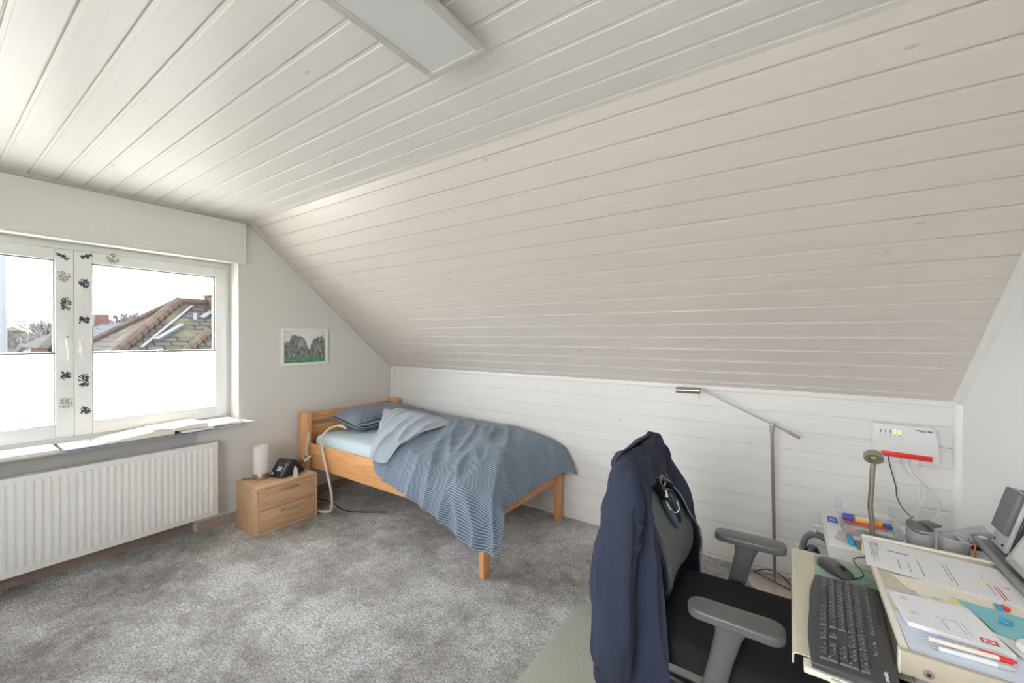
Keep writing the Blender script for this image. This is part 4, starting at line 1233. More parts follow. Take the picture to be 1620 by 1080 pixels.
# raised beige desk riser
rs = thing('desk_riser', (4.2, -1.47, TZ), 'raised beige metal board on the desk carrying papers and pens', 'desk riser')
RZ = .78
X0R, X1R, Y0R, Y1R = 3.966, 4.46, -1.795, -1.135
MB().box(X0R, X1R, Y0R, Y1R, RZ - .012, RZ, .002).build('top_plate', M_BEIGE, rs)
MB().box(X0R - .004, X0R + .010, Y0R, Y1R, RZ - .016, RZ + .002, .003).build('edge_strip', M_CREAM, rs)
near = MB().box(X0R - .010, X1R, Y0R - .014, Y0R, TZ + .018, RZ + .006, .002).build('side_panel', M_BEIGED, rs)
MB().rod((4.003, Y0R - .019, .752), (4.003, Y0R - .012, .752), .0085, n=24).build('screw', M_ALU, near)
MB().rod((4.003, Y0R - .0197, .752), (4.003, Y0R - .0188, .752), .004, n=6).build('screw_socket', M_BLACK, near)
MB().box(X0R - .012, X0R - .009, Y0R - .015, Y0R + .002, TZ + .018, RZ + .006).build('end_cap', M_CREAM, near)
MB().box(X0R, X1R, Y1R, Y1R + .012, TZ + .001, RZ + .006, .002).build('side_panel', M_CREAM, rs)

# keyboard
kb = thing('keyboard', (3.87, -1.66, KZ), 'dark grey full-size keyboard on the beige shelf', 'keyboard')
KA = Vector((3.822, -1.430, KZ)); KBv = Vector((3.781, -1.880, KZ))     # spacebar-side edge, far to near end
# local frame: u runs from far end (left of typist) to near end, v runs away from the typist (+x)
ud = Vector((-.055, -.998, 0)).normalized(); vd = Vector((-ud.y, ud.x, 0)).normalized()
if vd.x < 0: vd = -vd
kbase = Vector((3.822, -1.432, KZ))
KM = Matrix.Identity(4)
for i in range(3):
    KM[i][0] = ud[i]; KM[i][1] = vd[i]; KM[i][2] = (0, 0, 1)[i]; KM[i][3] = kbase[i]
KW, KD = .455, .150
tilt = Matrix.Rotation(rad(3.0), 4, 'X')
KM2 = KM @ tilt
b = MB(); b.M = KM2
prof = []
for k in range(13):
    q = k / 12; prof.append((q * KW, -.008 - .010 * (1 - (2 * q - 1) ** 2) + (.0015 * cos(q * 4 * pi))))
b.prism(prof + [(KW, KD - .012), (KW - .012, KD), (.012, KD), (0, KD - .012)], .0005, .017, 'z', .004, 3, True)
b.build('case', M_DKGREY, kb)
M_KEY = plain('dark_key_plastic', srgb(66, 66, 67), .42); M_LEG = plain('white_legend', srgb(214, 216, 216), .7)
U = .0186
rows_k = [
    (0.007, [1.25, 1.25, 1.25, 6.25, 1.25, 1.25, 1.25, 1.25]),
    (0.0265, [1.25] + [1] * 11 + [2.75]),
    (0.0455, [1.75] + [1] * 12 + [1.25]),
    (0.0645, [1.5] + [1] * 12 + [1.5]),
    (0.0835, [1] * 13 + [2]),
]
def key(u0, u1, v0, v1, z=.0215):
    k_ = MB(); k_.M = KM2
    a, c = .0008, .0026
    lo = [(u0 + a, v0 + a, .0165), (u1 - a, v0 + a, .0165), (u1 - a, v1 - a, .0165), (u0 + a, v1 - a, .0165)]
    hi = [(u0 + c, v0 + c, z), (u1 - c, v0 + c, z), (u1 - c, v1 - c * .8, z + .0008), (u0 + c, v1 - c * .8, z + .0008)]
    A_ = [k_.bm.verts.new(KM2 @ Vector(p)) for p in lo]; B_ = [k_.bm.verts.new(KM2 @ Vector(p)) for p in hi]
    k_.bm.faces.new(B_)
    for q in range(4): k_.bm.faces.new((A_[q], A_[(q + 1) % 4], B_[(q + 1) % 4], B_[q]))
    ko = k_.build('key', M_KEY, kb, smooth=0)
    if u1 - u0 < .06:
        legend = MB(); legend.M = KM2; legend.quad([((u0 + u1) / 2 - .0016, (v0 + v1) / 2 + .0005, z + .0009), ((u0 + u1) / 2 + .0012, (v0 + v1) / 2 + .0005, z + .0009), ((u0 + u1) / 2 + .0012, (v0 + v1) / 2 + .0036, z + .0011), ((u0 + u1) / 2 - .0016, (v0 + v1) / 2 + .0036, z + .0011)])
        legend.build('key_legend', M_LEG, ko, smooth=0, recalc=False)
for v0, ws in rows_k:
    u0 = .012
    for w_ in ws: key(u0, u0 + w_ * U, v0, v0 + .019); u0 += w_ * U
u = .012
for grp_ in (1, 4, 4, 4):
    for k in range(grp_): key(u, u + .0172, .110, .122, .020); u += .0172
    u += .0135 if grp_ == 1 else .0075
nu = .012 + 15 * U + .006
for k in range(3): key(nu + k * U, nu + k * U + U, .007, .026)
key(nu + U, nu + 2 * U, .0265, .0455)
for r_ in (.0645, .0835):
    for k in range(3): key(nu + k * U, nu + k * U + U, r_, r_ + .019)
for k in range(3): key(nu + k * U, nu + k * U + U, .110, .122, .020)
pu = nu + 3 * U + .006
key(pu, pu + 2 * U, .007, .026); key(pu + 2 * U, pu + 3 * U, .007, .026); key(pu + 3 * U, pu + 4 * U, .007, .045)
for r_ in (.0265, .0455, .0645):
    for k in range(3): key(pu + k * U, pu + k * U + U, r_, r_ + .019)
key(pu + 3 * U, pu + 4 * U, .0455, .0835)
for k in range(4): key(pu + k * U, pu + k * U + U, .0835, .1025)
mk = MB(); mk.M = KM2
for k in range(8): mk.box(.10 + k * .014, .112 + k * .014, .130, .138, .0166, .0185, .001)
mk.build('media_buttons', M_BLACK, kb)
text('lettering', 'logitech', .011, M_LEG, kb, KM2 @ frame_m((KW - .035, KD - .020, .0173), (1, 0, 0), (0, 1, 0)), bold=.0002)

# mouse mat and mouse
mm = thing('mouse_mat', (3.9, -1.36, KZ), 'mint green mouse mat with a pale starburst at the far end of the shelf', 'mouse mat')
pts = []
for cx, cy, a0 in ((3.995, -1.300, 0), (3.842, -1.255, 90), (3.836, -1.43, 180), (3.98, -1.475, 270)):
    for k in range(5):
        a = rad(a0 + 90 * k / 4); pts.append((cx + .02 * cos(a), cy + .02 * sin(a)))
MB().prism(pts, KZ + .0006, KZ + .0026, 'z').build('pad', M_MINT, mm)
b = MB()
for k in range(26):
    a = 2 * pi * k / 26; r0, r1 = .010, .032 + .018 * random.random()
    cx, cy = 3.945, -1.375; dx, dy = cos(a), sin(a)
    pp = [(cx + dx * r0 - dy * .0006, cy + dy * r0 + dx * .0006), (cx + dx * r1, cy + dy * r1), (cx + dx * r0 + dy * .0006, cy + dy * r0 - dx * .0006)]
    b.quad([(x, y, KZ + .0029) for x, y in pp])
b.build('starburst_print', M_DKGREEN, mm, smooth=0)
mo = thing('computer_mouse', (3.88, -1.34, KZ), 'dark grey computer mouse on the mint mat', 'mouse')
N_, M_ = 24, 24; ax = Vector((.075, -.085, 0)).normalized(); sx = Vector((ax.y, -ax.x, 0)); cc = Vector((3.874, -1.345, KZ + .003))
def mouse_shell(u0, u1, off, zt):
    G = []
    for i in range(N_):
        u = u0 + (u1 - u0) * i / (N_ - 1); l = (u - .5) * .112
        wd = .031 * (1 - abs(2 * u - 1) ** 4 * .55) * (1 - .06 * sin(pi * u)); ht = .036 * max(0, (1 - ((u - .42) / .60) ** 2)) ** .6 * zt
        G.append([cc + ax * l + sx * (wd + off) * cos(pi * j / (M_ - 1)) + Vector((0, 0, max(0, ht * (sin(pi * j / (M_ - 1)) ** .6)))) for j in range(M_)])
    return G
MB().grid(mouse_shell(0, 1, 0, .82)).build('body', M_DKGREY, mo, smooth=60)
MB().grid(mouse_shell(.02, .62, -.003, .86)).build('palm_cover', M_GREY, mo, smooth=60)
MB().rod(cc + ax * .028 - sx * .004 + Vector((0, 0, .024)), cc + ax * .028 + sx * .004 + Vector((0, 0, .024)), .008, n=18).build('scroll_wheel', M_BLACK, mo)
cb([(3.915, -1.392, KZ + .012), (3.945, -1.36, KZ + .02), (3.93, -1.26, KZ + .022), (3.985, -1.18, KZ + .012), (4.06, -1.10, TZ + .02)], .0018, M_BLACK, 'thin black mouse cable running under the papers', 'desk cables')


# ------------------------------------------------------------------ papers on the riser
def sheet(name, pts, z, th, mat, label, cat, lines=(), ink=M_INK, group=None):
    """flat sheet with corners pts (x,y); lines: (u,v,len_u,len_v) printed marks in unit coordinates."""
    cx = sum(p[0] for p in pts) / len(pts); cy = sum(p[1] for p in pts) / len(pts)
    t = thing(name, (cx, cy, z), label, cat, group)
    P = [(x, y, z + th) for x, y in pts]
    area = sum(P[i][0] * P[(i + 1) % len(P)][1] - P[(i + 1) % len(P)][0] * P[i][1] for i in range(len(P)))
    if area < 0: P = P[::-1]
    MB().quad(P, th).build('sheet', mat, t, smooth=0)
    if lines:
        a, b_, c_, d_ = [Vector((x, y, z + th + .0004)) for x, y in pts[:4]]
        def uvp(u, v): return (a * (1 - u) + b_ * u) * (1 - v) + (d_ * (1 - u) + c_ * u) * v
        l = MB()
        for u, v, lu, lv in lines: l.quad([uvp(u, v), uvp(u + lu, v), uvp(u + lu, v + lv), uvp(u, v + lv)][::1])
        for f in l.bm.faces:
            f.normal_update()
            if f.normal.z < 0: f.normal_flip()
        l.build('printed_lines', ink, t, smooth=0, recalc=False)
    return t


RT = RZ + .0015
sheet('envelope', [(4.005, -1.40), (4.03, -1.475), (4.42, -1.475), (4.42, -1.36)], RT, .0012, M_PAPERC, 'cream envelope half hidden under the printed letter', 'envelope')
s1 = sheet('printed_letter', [(3.966, -1.145), (4.285, -1.185), (4.290, -1.425), (3.950, -1.375)], RT + .0016, .0012, M_PAPER, 'large white printed letter with address windows across the raised board', 'letter',
      [(.05, .12, .004, .62), (.065, .12, .004, .7), (.08, .12, .004, .58), (.095, .12, .004, .66), (.11, .12, .006, .3), (.24, .55, .006, .32), (.31, .58, .005, .3), (.39, .40, .006, .5), (.57, .32, .005, .5), (.595, .32, .006, .55), (.81, .36, .005, .5), (.18, .30, .16, .03)])
MB().box(4.195, 4.245, -1.315, -1.285, RT + .0029, RT + .0033).box(4.075, 4.115, -1.235, -1.222, RT + .0029, RT + .0033).build('address_window', M_PAPERC, s1)
MB().box(4.236, 4.2385, -1.40, -1.325, RT + .0029, RT + .0033).box(4.243, 4.2455, -1.395, -1.325, RT + .0029, RT + .0033).box(4.255, 4.270, -1.318, -1.314, RT + .0029, RT + .0033).build('red_print', M_REDINK, s1)
sheet('form_page', [(3.972, -1.505), (4.115, -1.475), (4.150, -1.56), (3.982, -1.60)], RT, .001, M_PAPERB, 'pale blue lined page behind the notepad', 'page', [(.1, .1, .8, .03), (.1, .25, .8, .02)], M_INKB)
sheet('invoice_page', [(4.03, -1.445), (4.13, -1.450), (4.155, -1.60), (4.08, -1.60)], RT + .0012, .001, M_PAPERC, 'cream invoice page between the envelope and the notepad', 'page', [(.3, .3, .2, .02), (.3, .4, .3, .02)])
np_ = sheet('notepad', [(3.978, -1.540), (4.135, -1.530), (4.165, -1.700), (3.992, -1.685)], RT + .0026, .011, M_PAPER, 'thick white notepad with printed form on the raised board', 'notepad',
       [(.10, .14, .08, .008), (.10, .17, .08, .008), (.10, .20, .08, .008), (.10, .23, .08, .008), (.10, .6, .10, .008), (.10, .63, .10, .008), (.10, .66, .10, .008), (.40, .55, .22, .01), (.45, .60, .012, .25), (.62, .5, .008, .35), (.68, .5, .008, .35)], M_INKB)
lg = MB()
for q in ((4.118, 4.146, -1.668, -1.664), (4.118, 4.146, -1.684, -1.680), (4.118, 4.122, -1.684, -1.664), (4.142, 4.146, -1.684, -1.664), (4.128, 4.136, -1.677, -1.671)): lg.box(*q, RT + .0137, RT + .0141)
lg.build('red_stamp', M_REDINK, np_, smooth=0)
sheet('calendar_sheet', [(3.975, -1.62), (4.175, -1.68), (4.300, -1.79), (3.978, -1.79)], RT, .001, M_PAPERB, 'bluish calendar sheet under the notepad and pens', 'page', [(.2, .25, .5, .012), (.15, .4, .5, .012), (.3, .2, .006, .5)], M_INKB)
sheet('teal_leaflet', [(4.120, -1.462), (4.33, -1.49), (4.36, -1.66), (4.165, -1.60), (4.150, -1.535)], RT + .0014, .001, M_TEAL, 'teal leaflet sticking out from under the letter', 'leaflet')
sheet('receipt', [(4.155, -1.60), (4.30, -1.66), (4.30, -1.77), (4.185, -1.70)], RT + .0026, .001, M_PAPER, 'white printed receipt beside the tape roll', 'receipt', [(.15, .3, .03, .5), (.3, .3, .03, .5), (.45, .3, .03, .4)])
sheet('sticky_flag', [(4.112, -1.470), (4.128, -1.468), (4.130, -1.492), (4.113, -1.493)], RT + .0028, .0006, M_STICKY, 'small yellow sticky flag on a cream page', 'sticky note')


def pen(a, b, mb_mat, tip_mat, end_mat, label, endlen=.028):
    a, b = Vector(a), Vector(b); d = (b - a).normalized()
    t = thing('ballpoint_pen', a, label, 'pen', 'pens on the raised board')
    MB().rod(a, a + d * .012, .0012, .0034, 12).build('tip', tip_mat, t)
    MB().rod(a + d * .012, b - d * endlen, .0050, .0060, 14).build('barrel', mb_mat, t)
    MB().rod(b - d * endlen, b - d * .006, .0064, .0056, 14).rod(b - d * .006, b, .0028, .0026, 10).build('end_cap', end_mat, t)
    x = d.cross(Vector((0, 0, 1))).normalized()
    c = MB(); p0 = b - d * endlen + Vector((0, 0, .0075)); p1 = p0 - d * .032 + Vector((0, 0, -.001))
    c.quad([p0 - x * .0022, p0 + x * .0022, p1 + x * .0016, p1 - x * .0016][::-1], .0012); c.build('clip', end_mat, t)
    return t


pz = RT + .0200
p1 = pen((4.003, -1.746, pz - .003), (4.156, -1.733, pz - .006), M_CREAM, M_ALU, M_RED, 'cream ballpoint pen with red end cap on the raised board')
tx = MB()
for k in range(18):
    if k % 5 == 4: continue
    q = .30 + k * .018; A_ = Vector((4.003, -1.746, pz - .003)); B_ = Vector((4.156, -1.733, pz - .006)); P_ = A_.lerp(B_, q) + Vector((0, -.0008, .0060))
    tx.box(P_.x, P_.x + .0018, P_.y - .0012, P_.y + .0002, P_.z - .0004, P_.z + .0001)
tx.build('red_lettering_marks', M_REDINK, p1, smooth=0)
pen((4.018, -1.757, RT + .007), (4.150, -1.748, RT + .007), M_WHITE, M_ALU, M_LTGREY, 'white ballpoint pen with silver end beside the red-capped one')


def mini_clip(x, y, z, mat, lab, ang):
    t = thing('paper_clip_peg', (x, y, z), lab, 'clip', 'small pegs on the papers')
    M = Matrix.Translation((x, y, z)) @ Matrix.Rotation(rad(ang), 4, 'Z')
    b = MB(); b.M = M; b.prism([(-.011, .001), (.011, .004), (.011, .007), (-.011, .012), (-.013, .006)], -.0045, .0045, 'y', .001); b.build('body', mat, t)
    b = MB(); b.M = M; b.rod((0, -.006, .006), (0, .006, .006), .0022, n=10); b.build('spring', M_ALU, t)


mini_clip(4.205, -1.462, RT + .003, M_CYAN, 'blue mini peg side by side with the red one', 100)
mini_clip(4.219, -1.460, RT + .003, M_RED, 'red mini peg on the edge of the envelope', 100)
mini_clip(4.198, -1.540, RT + .003, M_CYAN, 'single blue mini peg lying on the teal leaflet', -15)
tp = thing('tape_roll', (4.20, -1.635, RT + .004), 'white round tape dispenser at the picture edge', 'tape dispenser')
MB().lathe([(.016, 0), (.030, 0), (.034, .004), (.034, .012), (.030, .016), (.016, .016), (.016, 0)], (4.215, -1.650, RT + .004)).build('roll', M_WHITE, tp)
MB().lathe([(0, .002), (.0155, .002), (.0155, .012), (.010, .014), (0, .014)], (4.215, -1.650, RT + .004)).build('hub', M_CREAM, tp)

# ------------------------------------------------------------------ far part of the desk: stationery, jars, lamp
dl = thing('desk_lamp', (4.01, -1.02, TZ), 'gooseneck desk lamp with small ring-shaped head on the desk', 'desk lamp')
MB().lathe([(0, 0), (.028, 0), (.029, .004), (.026, .014), (.012, .018), (0, .018)], (4.01, -1.02, TZ + .0055)).build('base', M_NICKEL, dl)
MB().tube([(4.01, -1.02, TZ + .018), (4.009, -1.02, .80), (4.003, -1.02, .861), (4.0065, -1.02, .935), (4.008, -1.02, .996), (4.011, -1.02, 1.028)], .0082, 12, 8).build('gooseneck', plain('bronze_nickel', srgb(150, 140, 124), .4, .6), dl)
rq = Vector((-.08, -.72, -.62)).to_track_quat('Z', 'Y').to_matrix()
hh = MB().lathe([(.014, .010), (.024, .012), (.029, .012), (.030, .006), (.030, -.008), (.027, -.012), (0, -.012), (0, -.002), (.014, -.002), (.014, .010)], (4.011, -1.022, 1.052), 32, rq).build('lamp_head', plain('pewter', srgb(150, 146, 134), .4, .5), dl)
MB().lathe([(0, .004), (.010, .003), (.012, -.001), (0, -.001)], (4.011, -1.022, 1.052), 20, rq).build('light_chip', plain('amber_chip', srgb(244, 204, 90), .4), hh)

BZ = TZ + .001
bk = thing('white_booklet', (3.92, -1.05, BZ), 'flat white card with blue badge lying on the desk corner', 'card')
MB().box(3.874, 4.03, -1.125, -.80, BZ, BZ + .004, .001).build('card', M_WHITE, bk)
MB().box(3.884, 3.918, -.885, -.815, BZ + .004, BZ + .0046).build('blue_badge', M_BLUE, bk, smooth=0)
lt = MB()
for k in range(6): lt.box(3.889 + k * .0042, 3.8908 + k * .0042, -.872 + (k % 3) * .004, -.835, BZ + .0046, BZ + .005)
lt.build('badge_lines', M_PAPERB, bk, smooth=0)

ob = thing('stationery_box', (4.01, -.88, BZ + .005), 'clear plastic box of coloured stationery packs on the desk', 'box')
bz = BZ + .0045
o = MB()
lo_ = [(3.925, -.985), (4.095, -.985), (4.095, -.795), (3.925, -.795)]; hi_ = [(3.915, -1.0), (4.11, -1.0), (4.11, -.78), (3.915, -.78)]
def wall(a, b_, c_, d_): o.quad([a, b_, c_, d_], .0018)
for i in range(4):
    j = (i + 1) % 4
    wall((*lo_[i], bz), (*lo_[j], bz), (*hi_[j], bz + .042), (*hi_[i], bz + .042))
o.quad([(*p, bz + .0015) for p in lo_], .0015)
o.build('tray', M_CLEAR, ob, smooth=0)
for cx in (3.922, 4.10): MB().prism([(cx - .010, -.79), (cx + .010, -.79), (cx + .016, -.80), (cx + .004, -.775)], bz + .040, bz + .075, 'z').build('corner_flap', M_CLEAR, ob)


def pack(name, x0, x1, y0, y1, z0, z1, mat, lab, cat, bands=()):
    t = thing(name, ((x0 + x1) / 2, (y0 + y1) / 2, z0), lab, cat, 'stationery in the clear box')
    MB().box(x0, x1, y0, y1, z0, z1, .0015).build('body', mat, t)
    for a, b_, mm_ in bands: MB().box(x0 + (x1 - x0) * a, x0 + (x1 - x0) * b_, y0 - .0004, y1 + .0004, z1 - .0002, z1 + .0005).build('label_band', mm_, t)
    return t


q0 = bz + .002
pack('eraser_pack', 3.935, 3.972, -.868, -.832, q0 + .014, q0 + .030, M_PURPLE, 'purple small pack at the end of the clear box', 'pack', ((.15, .85, M_BLUE),))
pack('refill_pack', 3.974, 4.062, -.870, -.836, q0 + .014, q0 + .029, M_YELLOW, 'long amber refill pack in the clear box', 'pack', ((.04, .55, M_CREAM), (.78, .84, M_ORANGE)))
pack('pencil_lead_pack', 4.063, 4.090, -.882, -.846, q0 + .012, q0 + .026, M_DKBLUE, 'deep blue pack beside the lamp pole in the clear box', 'pack')
pack('red_pencil', 3.940, 4.075, -.888, -.874, q0 + .010, q0 + .017, M_REDINK, 'flat red strip under the amber pack', 'pencil')
pack('ruler', 3.935, 4.088, -.926, -.894, q0, q0 + .004, M_PAPER, 'white ruler lying across the clear box', 'ruler', tuple((.05 + k * .09, .055 + k * .09, M_INK) for k in range(10)))
tag(MB().box(3.936, 3.966, -.962, -.938, q0, q0 + .014, .003).build('orange_eraser', M_ORANGE, at=(3.95, -.95, q0)), 'orange eraser at the front of the clear box', 'eraser')
tag(MB().box(3.968, 4.005, -.960, -.940, q0, q0 + .012, .002).build('wooden_block', M_OLIVE, at=(3.985, -.95, q0)), 'tan strip beside the orange eraser', 'eraser')
hz = MB(); hz.box(3.934, 3.952, -1.095, -1.015, BZ + .0045, BZ + .020, .004)
tag(hz.build('cyan_marker', M_CYAN, at=(3.94, -1.05, BZ)), 'short cyan marker in front of the clear box', 'marker')
tag(MB().box(3.955, 4.002, -1.118, -1.052, BZ + .0045, BZ + .016, .001).build('olive_notebook', M_OLIVE, at=(3.98, -1.06, BZ)), 'olive grey notebook partly under the printed letter', 'notebook')
tb = thing('tape_bag', (3.912, -1.03, BZ + .005), 'small clear bag with a red mark on the white card', 'bag')
MB().prism([(3.893, -1.06), (3.928, -1.085), (3.926, -.99), (3.912, -.975)], BZ + .005, BZ + .016, 'z', .003).build('bag', M_CLEAR, tb)
MB().box(3.908, 3.916, -1.03, -1.015, BZ + .0162, BZ + .0168).build('red_mark', M_REDINK, tb)


def jar(cx, cy, r, h, lab):
    t = thing('clear_jar', (cx, cy, BZ), lab, 'jar', 'clear acrylic jars on the desk')
    MB().lathe([(0, .003), (r - .003, .003), (r - .002, h), (r, h), (r, 0), (0, 0)], (cx, cy, BZ), 40).build('body', M_CLEARJ, t)
    MB().lathe([(r - .0005, h - .003), (r + .0012, h - .003), (r + .0012, h + .001), (r - .0005, h + .001), (r - .0005, h - .003)], (cx, cy, BZ), 40).build('rim', M_LTGREY, t)
    return t


jar(4.152, -.965, .040, .080, 'clear acrylic jar under the router under the flat grey lid')
jar(4.238, -.975, .042, .074, 'clear acrylic jar nearer the speaker holding an open lens')
lt_ = MB()  # tilted grey jar lid, built as its own object
lt_.lathe([(0, 0), (.036, 0), (.037, .004), (.034, .006), (0, .006)], (4.146, -.972, BZ + .080), 32, Vector((.18, -.28, 1)).to_track_quat('Z', 'Y').to_matrix())
tag(lt_.build('grey_lid', M_GREY, at=(4.15, -.97, BZ + .07)), 'flat round grey lid resting tilted on the first clear jar', 'lid')
gb = MB(); gb.prism([(4.150, -.935), (4.185, -.905), (4.215, -.945), (4.185, -.975)], BZ + .088, BZ + .096, 'z', .003)
tag(gb.build('grey_case', M_GREY, at=(4.18, -.94, BZ + .088)), 'small square grey case lying over the jar rims', 'case')
ln = thing('magnifying_lens', (4.262, -.985, BZ + .07), 'round clear lens with grey rim leaning in the second jar', 'lens')
lr = Vector((.5, -.45, .75)).to_track_quat('Z', 'Y').to_matrix()
MB().lathe([(.024, -.002), (.028, -.002), (.028, .003), (.024, .003), (.024, -.002)], (4.262, -.985, BZ + .082), 32, lr).build('rim', M_LTGREY, ln)
MB().lathe([(0, .002), (.024, 0), (0, -.001)], (4.262, -.985, BZ + .082), 32, lr).build('glass', M_CLEARJ, ln)
cb([(4.318, -.95, TZ + .075), (4.298, -.97, TZ + .079), (4.288, -.985, TZ + .06), (4.287, -.99, TZ + .02)], .003, M_ORANGE, 'orange cable hooked over the grey stand behind the jars', 'desk cables')
sc_ = thing('hole_punch', (4.33, -.82, BZ), 'grey metal hole punch behind the jars by the corner', 'hole punch')
MB().box(4.285, 4.345, -.86, -.77, BZ, BZ + .03, .004).build('base', M_BLACK, sc_)
MB().prism([(4.26, .745), (4.345, .785), (4.36, .79), (4.372, .775), (4.385, .74), (4.376, .738), (4.36, .765), (4.34, .770), (4.27, .738)], -.845, -.785, 'y', .003).build('lever', M_LTGREY, sc_)

# grey monitor stand with speaker and screen
gs = thing('monitor_stand', (4.38, -1.2, TZ), 'long dark grey monitor stand plate along the wall side of the desk', 'monitor stand')
GZ = .800
MB().box(4.300, L - .02, -1.62, -.965, GZ - .008, GZ, .002).build('plate', M_GREY, gs)
MB().box(4.284, 4.302, -1.62, -.965, GZ - .012, GZ + .004, .003).build('edge_rail', plain('steel_grey_rail', srgb(150, 152, 152), .4, .3), gs)
for y in (-1.05,): MB().box(4.33, 4.46, y - .03, y + .03, TZ + .001, GZ - .008, .002).build('foot', M_GREY, gs)
MB().box(4.33, 4.45, -1.60, -1.56, RZ + .0005, GZ - .008, .002).build('foot', M_GREY, gs)
cb([(4.33, -1.215, GZ + .003), (4.32, -1.26, GZ + .006), (4.34, -1.34, GZ + .008), (4.36, -1.45, GZ + .007)], .004, M_BLACK, 'black cable lying on the dark grey stand plate', 'desk cables')

sp = thing('loudspeaker', (4.37, -1.0, GZ), 'black desktop loudspeaker tilted back against the white wall', 'loudspeaker')
Ms = Matrix.Translation((4.322, -1.035, GZ + .002)) @ Matrix.Rotation(rad(14), 4, 'Y') @ Matrix.Rotation(rad(0), 4, 'Z')
ca, sa = cos(rad(14)), sin(rad(14))
fx = lambda a, z: (4.322 + a * ca + z * sa, GZ + .001 + max(0, -a * sa + z * ca))
MB().prism([fx(.012, .012), fx(.012, .205), fx(.125, .205), (4.322 + .128, GZ + .001), (4.322 + .015, GZ + .001)], -1.09, -.985, 'y', .004, 2).build('cabinet', plain('blue_black_plastic', srgb(44, 52, 60), .4), sp)
b = MB(); b.M = Ms; b.box(0, .012, -.055, .050, .004, .205, .0035, 2); b.build('front_panel', M_LTGREY, sp)
b = MB(); b.M = Ms; b.box(-.016, -.0005, -.053, .048, .058, .203, .007, 3); gr_ = b.build('grille', plain('grey_speaker_mesh', srgb(112, 114, 116), .7, scale=500, noise_amt=.2), sp)
for y in (-.035, .028):
    b = MB(); b.M = Ms; b.rod((-.003, y, .022), (.002, y, .022), .0042, n=14); b.build('control_knob', M_BLACK, sp)

mn = thing('display_screen', (4.37, -1.25, GZ), 'silver framed screen leaning back, cut off by the picture edge', 'screen')
Mm_ = Matrix.Translation((4.305, -1.16, GZ + .012)) @ Matrix.Rotation(rad(24), 4, 'Y')
b = MB(); b.M = Mm_; b.box(.008, .022, -.36, 0, 0, .150, .003); b.build('back_shell', M_BLACK, mn)
b = MB(); b.M = Mm_
for q in ((-.36, 0, 0, .018), (-.36, 0, .132, .150), (-.018, 0, .018, .132), (-.36, -.342, .018, .132)): b.box(0, .008, *q, .001)
b.build('bezel', M_LTGREY, mn)
b = MB(); b.M = Mm_; b.box(.003, .007, -.342, -.018, .018, .132); b.build('panel', plain('painted_reflection_screen', srgb(212, 212, 206), .25), mn)  # pale panel colour stands for the wall reflected in the screen

# vacuum behind the desk
vc = thing('canister_vacuum', (3.87, -.42, 0), 'grey vacuum cleaner with arched handle between desk and boarded wall', 'vacuum cleaner')
MB().lathe([(0, .02), (.11, .02), (.13, .05), (.13, .22), (.11, .29), (.05, .33), (0, .335)], (3.90, -.42, 0), 32).build('body', M_BLACK, vc)
MB().tube([(3.815, -.42, .28), (3.808, -.42, .38), (3.825, -.42, .45), (3.865, -.42, .475), (3.91, -.42, .455), (3.955, -.42, .38), (3.97, -.42, .28)], [.018, .018, .019, .021, .019, .018, .016], 12, 8, flat=.8).build('handle', M_GREY, vc)
MB().rod((3.862, -.42, .47), (3.862, -.42, .51), .011, n=14).rod((3.845, -.42, .525), (3.90, -.45, .527), .006, n=10).build('release_button', M_LTGREY, vc)
MB().lathe([(0, 0), (.03, 0), (.035, .12), (.02, .15), (0, .15)], (3.852, -.425, .26), 20).build('dust_cup', M_BLACK, vc)
for s_y in (-.13, .13): MB().rod((3.88, -.42 + s_y - .015, .05), (3.88, -.42 + s_y + .015, .05), .05, n=24).build('wheel', M_DKGREY, vc)
mf = thing('magazine_file', (3.925, -.62, 0), 'narrow white magazine rack standing behind the desk corner', 'magazine rack')
o = MB()
for x in (3.905, 3.985): o.box(x, x + .004, -.68, -.60, .0, .60, .001)
for z in (.03, .22, .41, .585): o.box(3.909, 3.985, -.68, -.60, z, z + .006, .001)
o.build('frame', M_WHITE, mf)
for k in range(3): MB().box(3.913 + k * .022, 3.929 + k * .022, -.675, -.605, .417, .55 + .008 * k, .001).build('magazine', (M_PAPER, M_LTGREY, M_PAPERB)[k], mf)

# ------------------------------------------------------------------ outside
GR = -2.9
gnd = MB().quad([(-160, -120, GR), (120, -120, GR), (120, 120, GR), (-160, 120, GR)]).build('ground', M_GROUND, smooth=0, recalc=False)
struct(gnd, 'pale ground far below the window, brightened to bounce light')


def uv_face(mb, pts, o, ud_, vd_):
    lay = mb.bm.loops.layers.uv.verify()
    f = mb.bm.faces.new([mb.bm.verts.new(p) for p in pts])
    for l in f.loops:
        d = l.vert.co - Vector(o); l[lay].uv = (d.dot(ud_), d.dot(vd_))
    f.material_index = mb.mi


def roof_face(mb, pts):
    p = [Vector(q) for q in pts]
    n = (p[1] - p[0]).cross(p[2] - p[0]).normalized()
    u_ = Vector((0, 0, 1)).cross(n).normalized(); v_ = n.cross(u_)
    uv_face(mb, pts, p[0], u_, v_)


house = thing('house', (-14, 4, GR), 'neighbouring house with mossy brown hipped roof and brick chimney', 'house')
EZ = -.1
A_, B_ = (-14, 2.19, 2.71), (-14, 9, 2.71)
fl_, fr_ = (-10, -1.32, EZ), (-10, 12, EZ); bl_, br_ = (-18, -1.34, EZ), (-18, 12, EZ)
rf = MB()
roof_face(rf, [fl_, fr_, B_, A_]); roof_face(rf, [bl_, fl_, A_]); roof_face(rf, [br_, bl_, A_, B_]); roof_face(rf, [fr_, br_, B_])
rfo = rf.build('roof', M_ROOF, house, smooth=0)
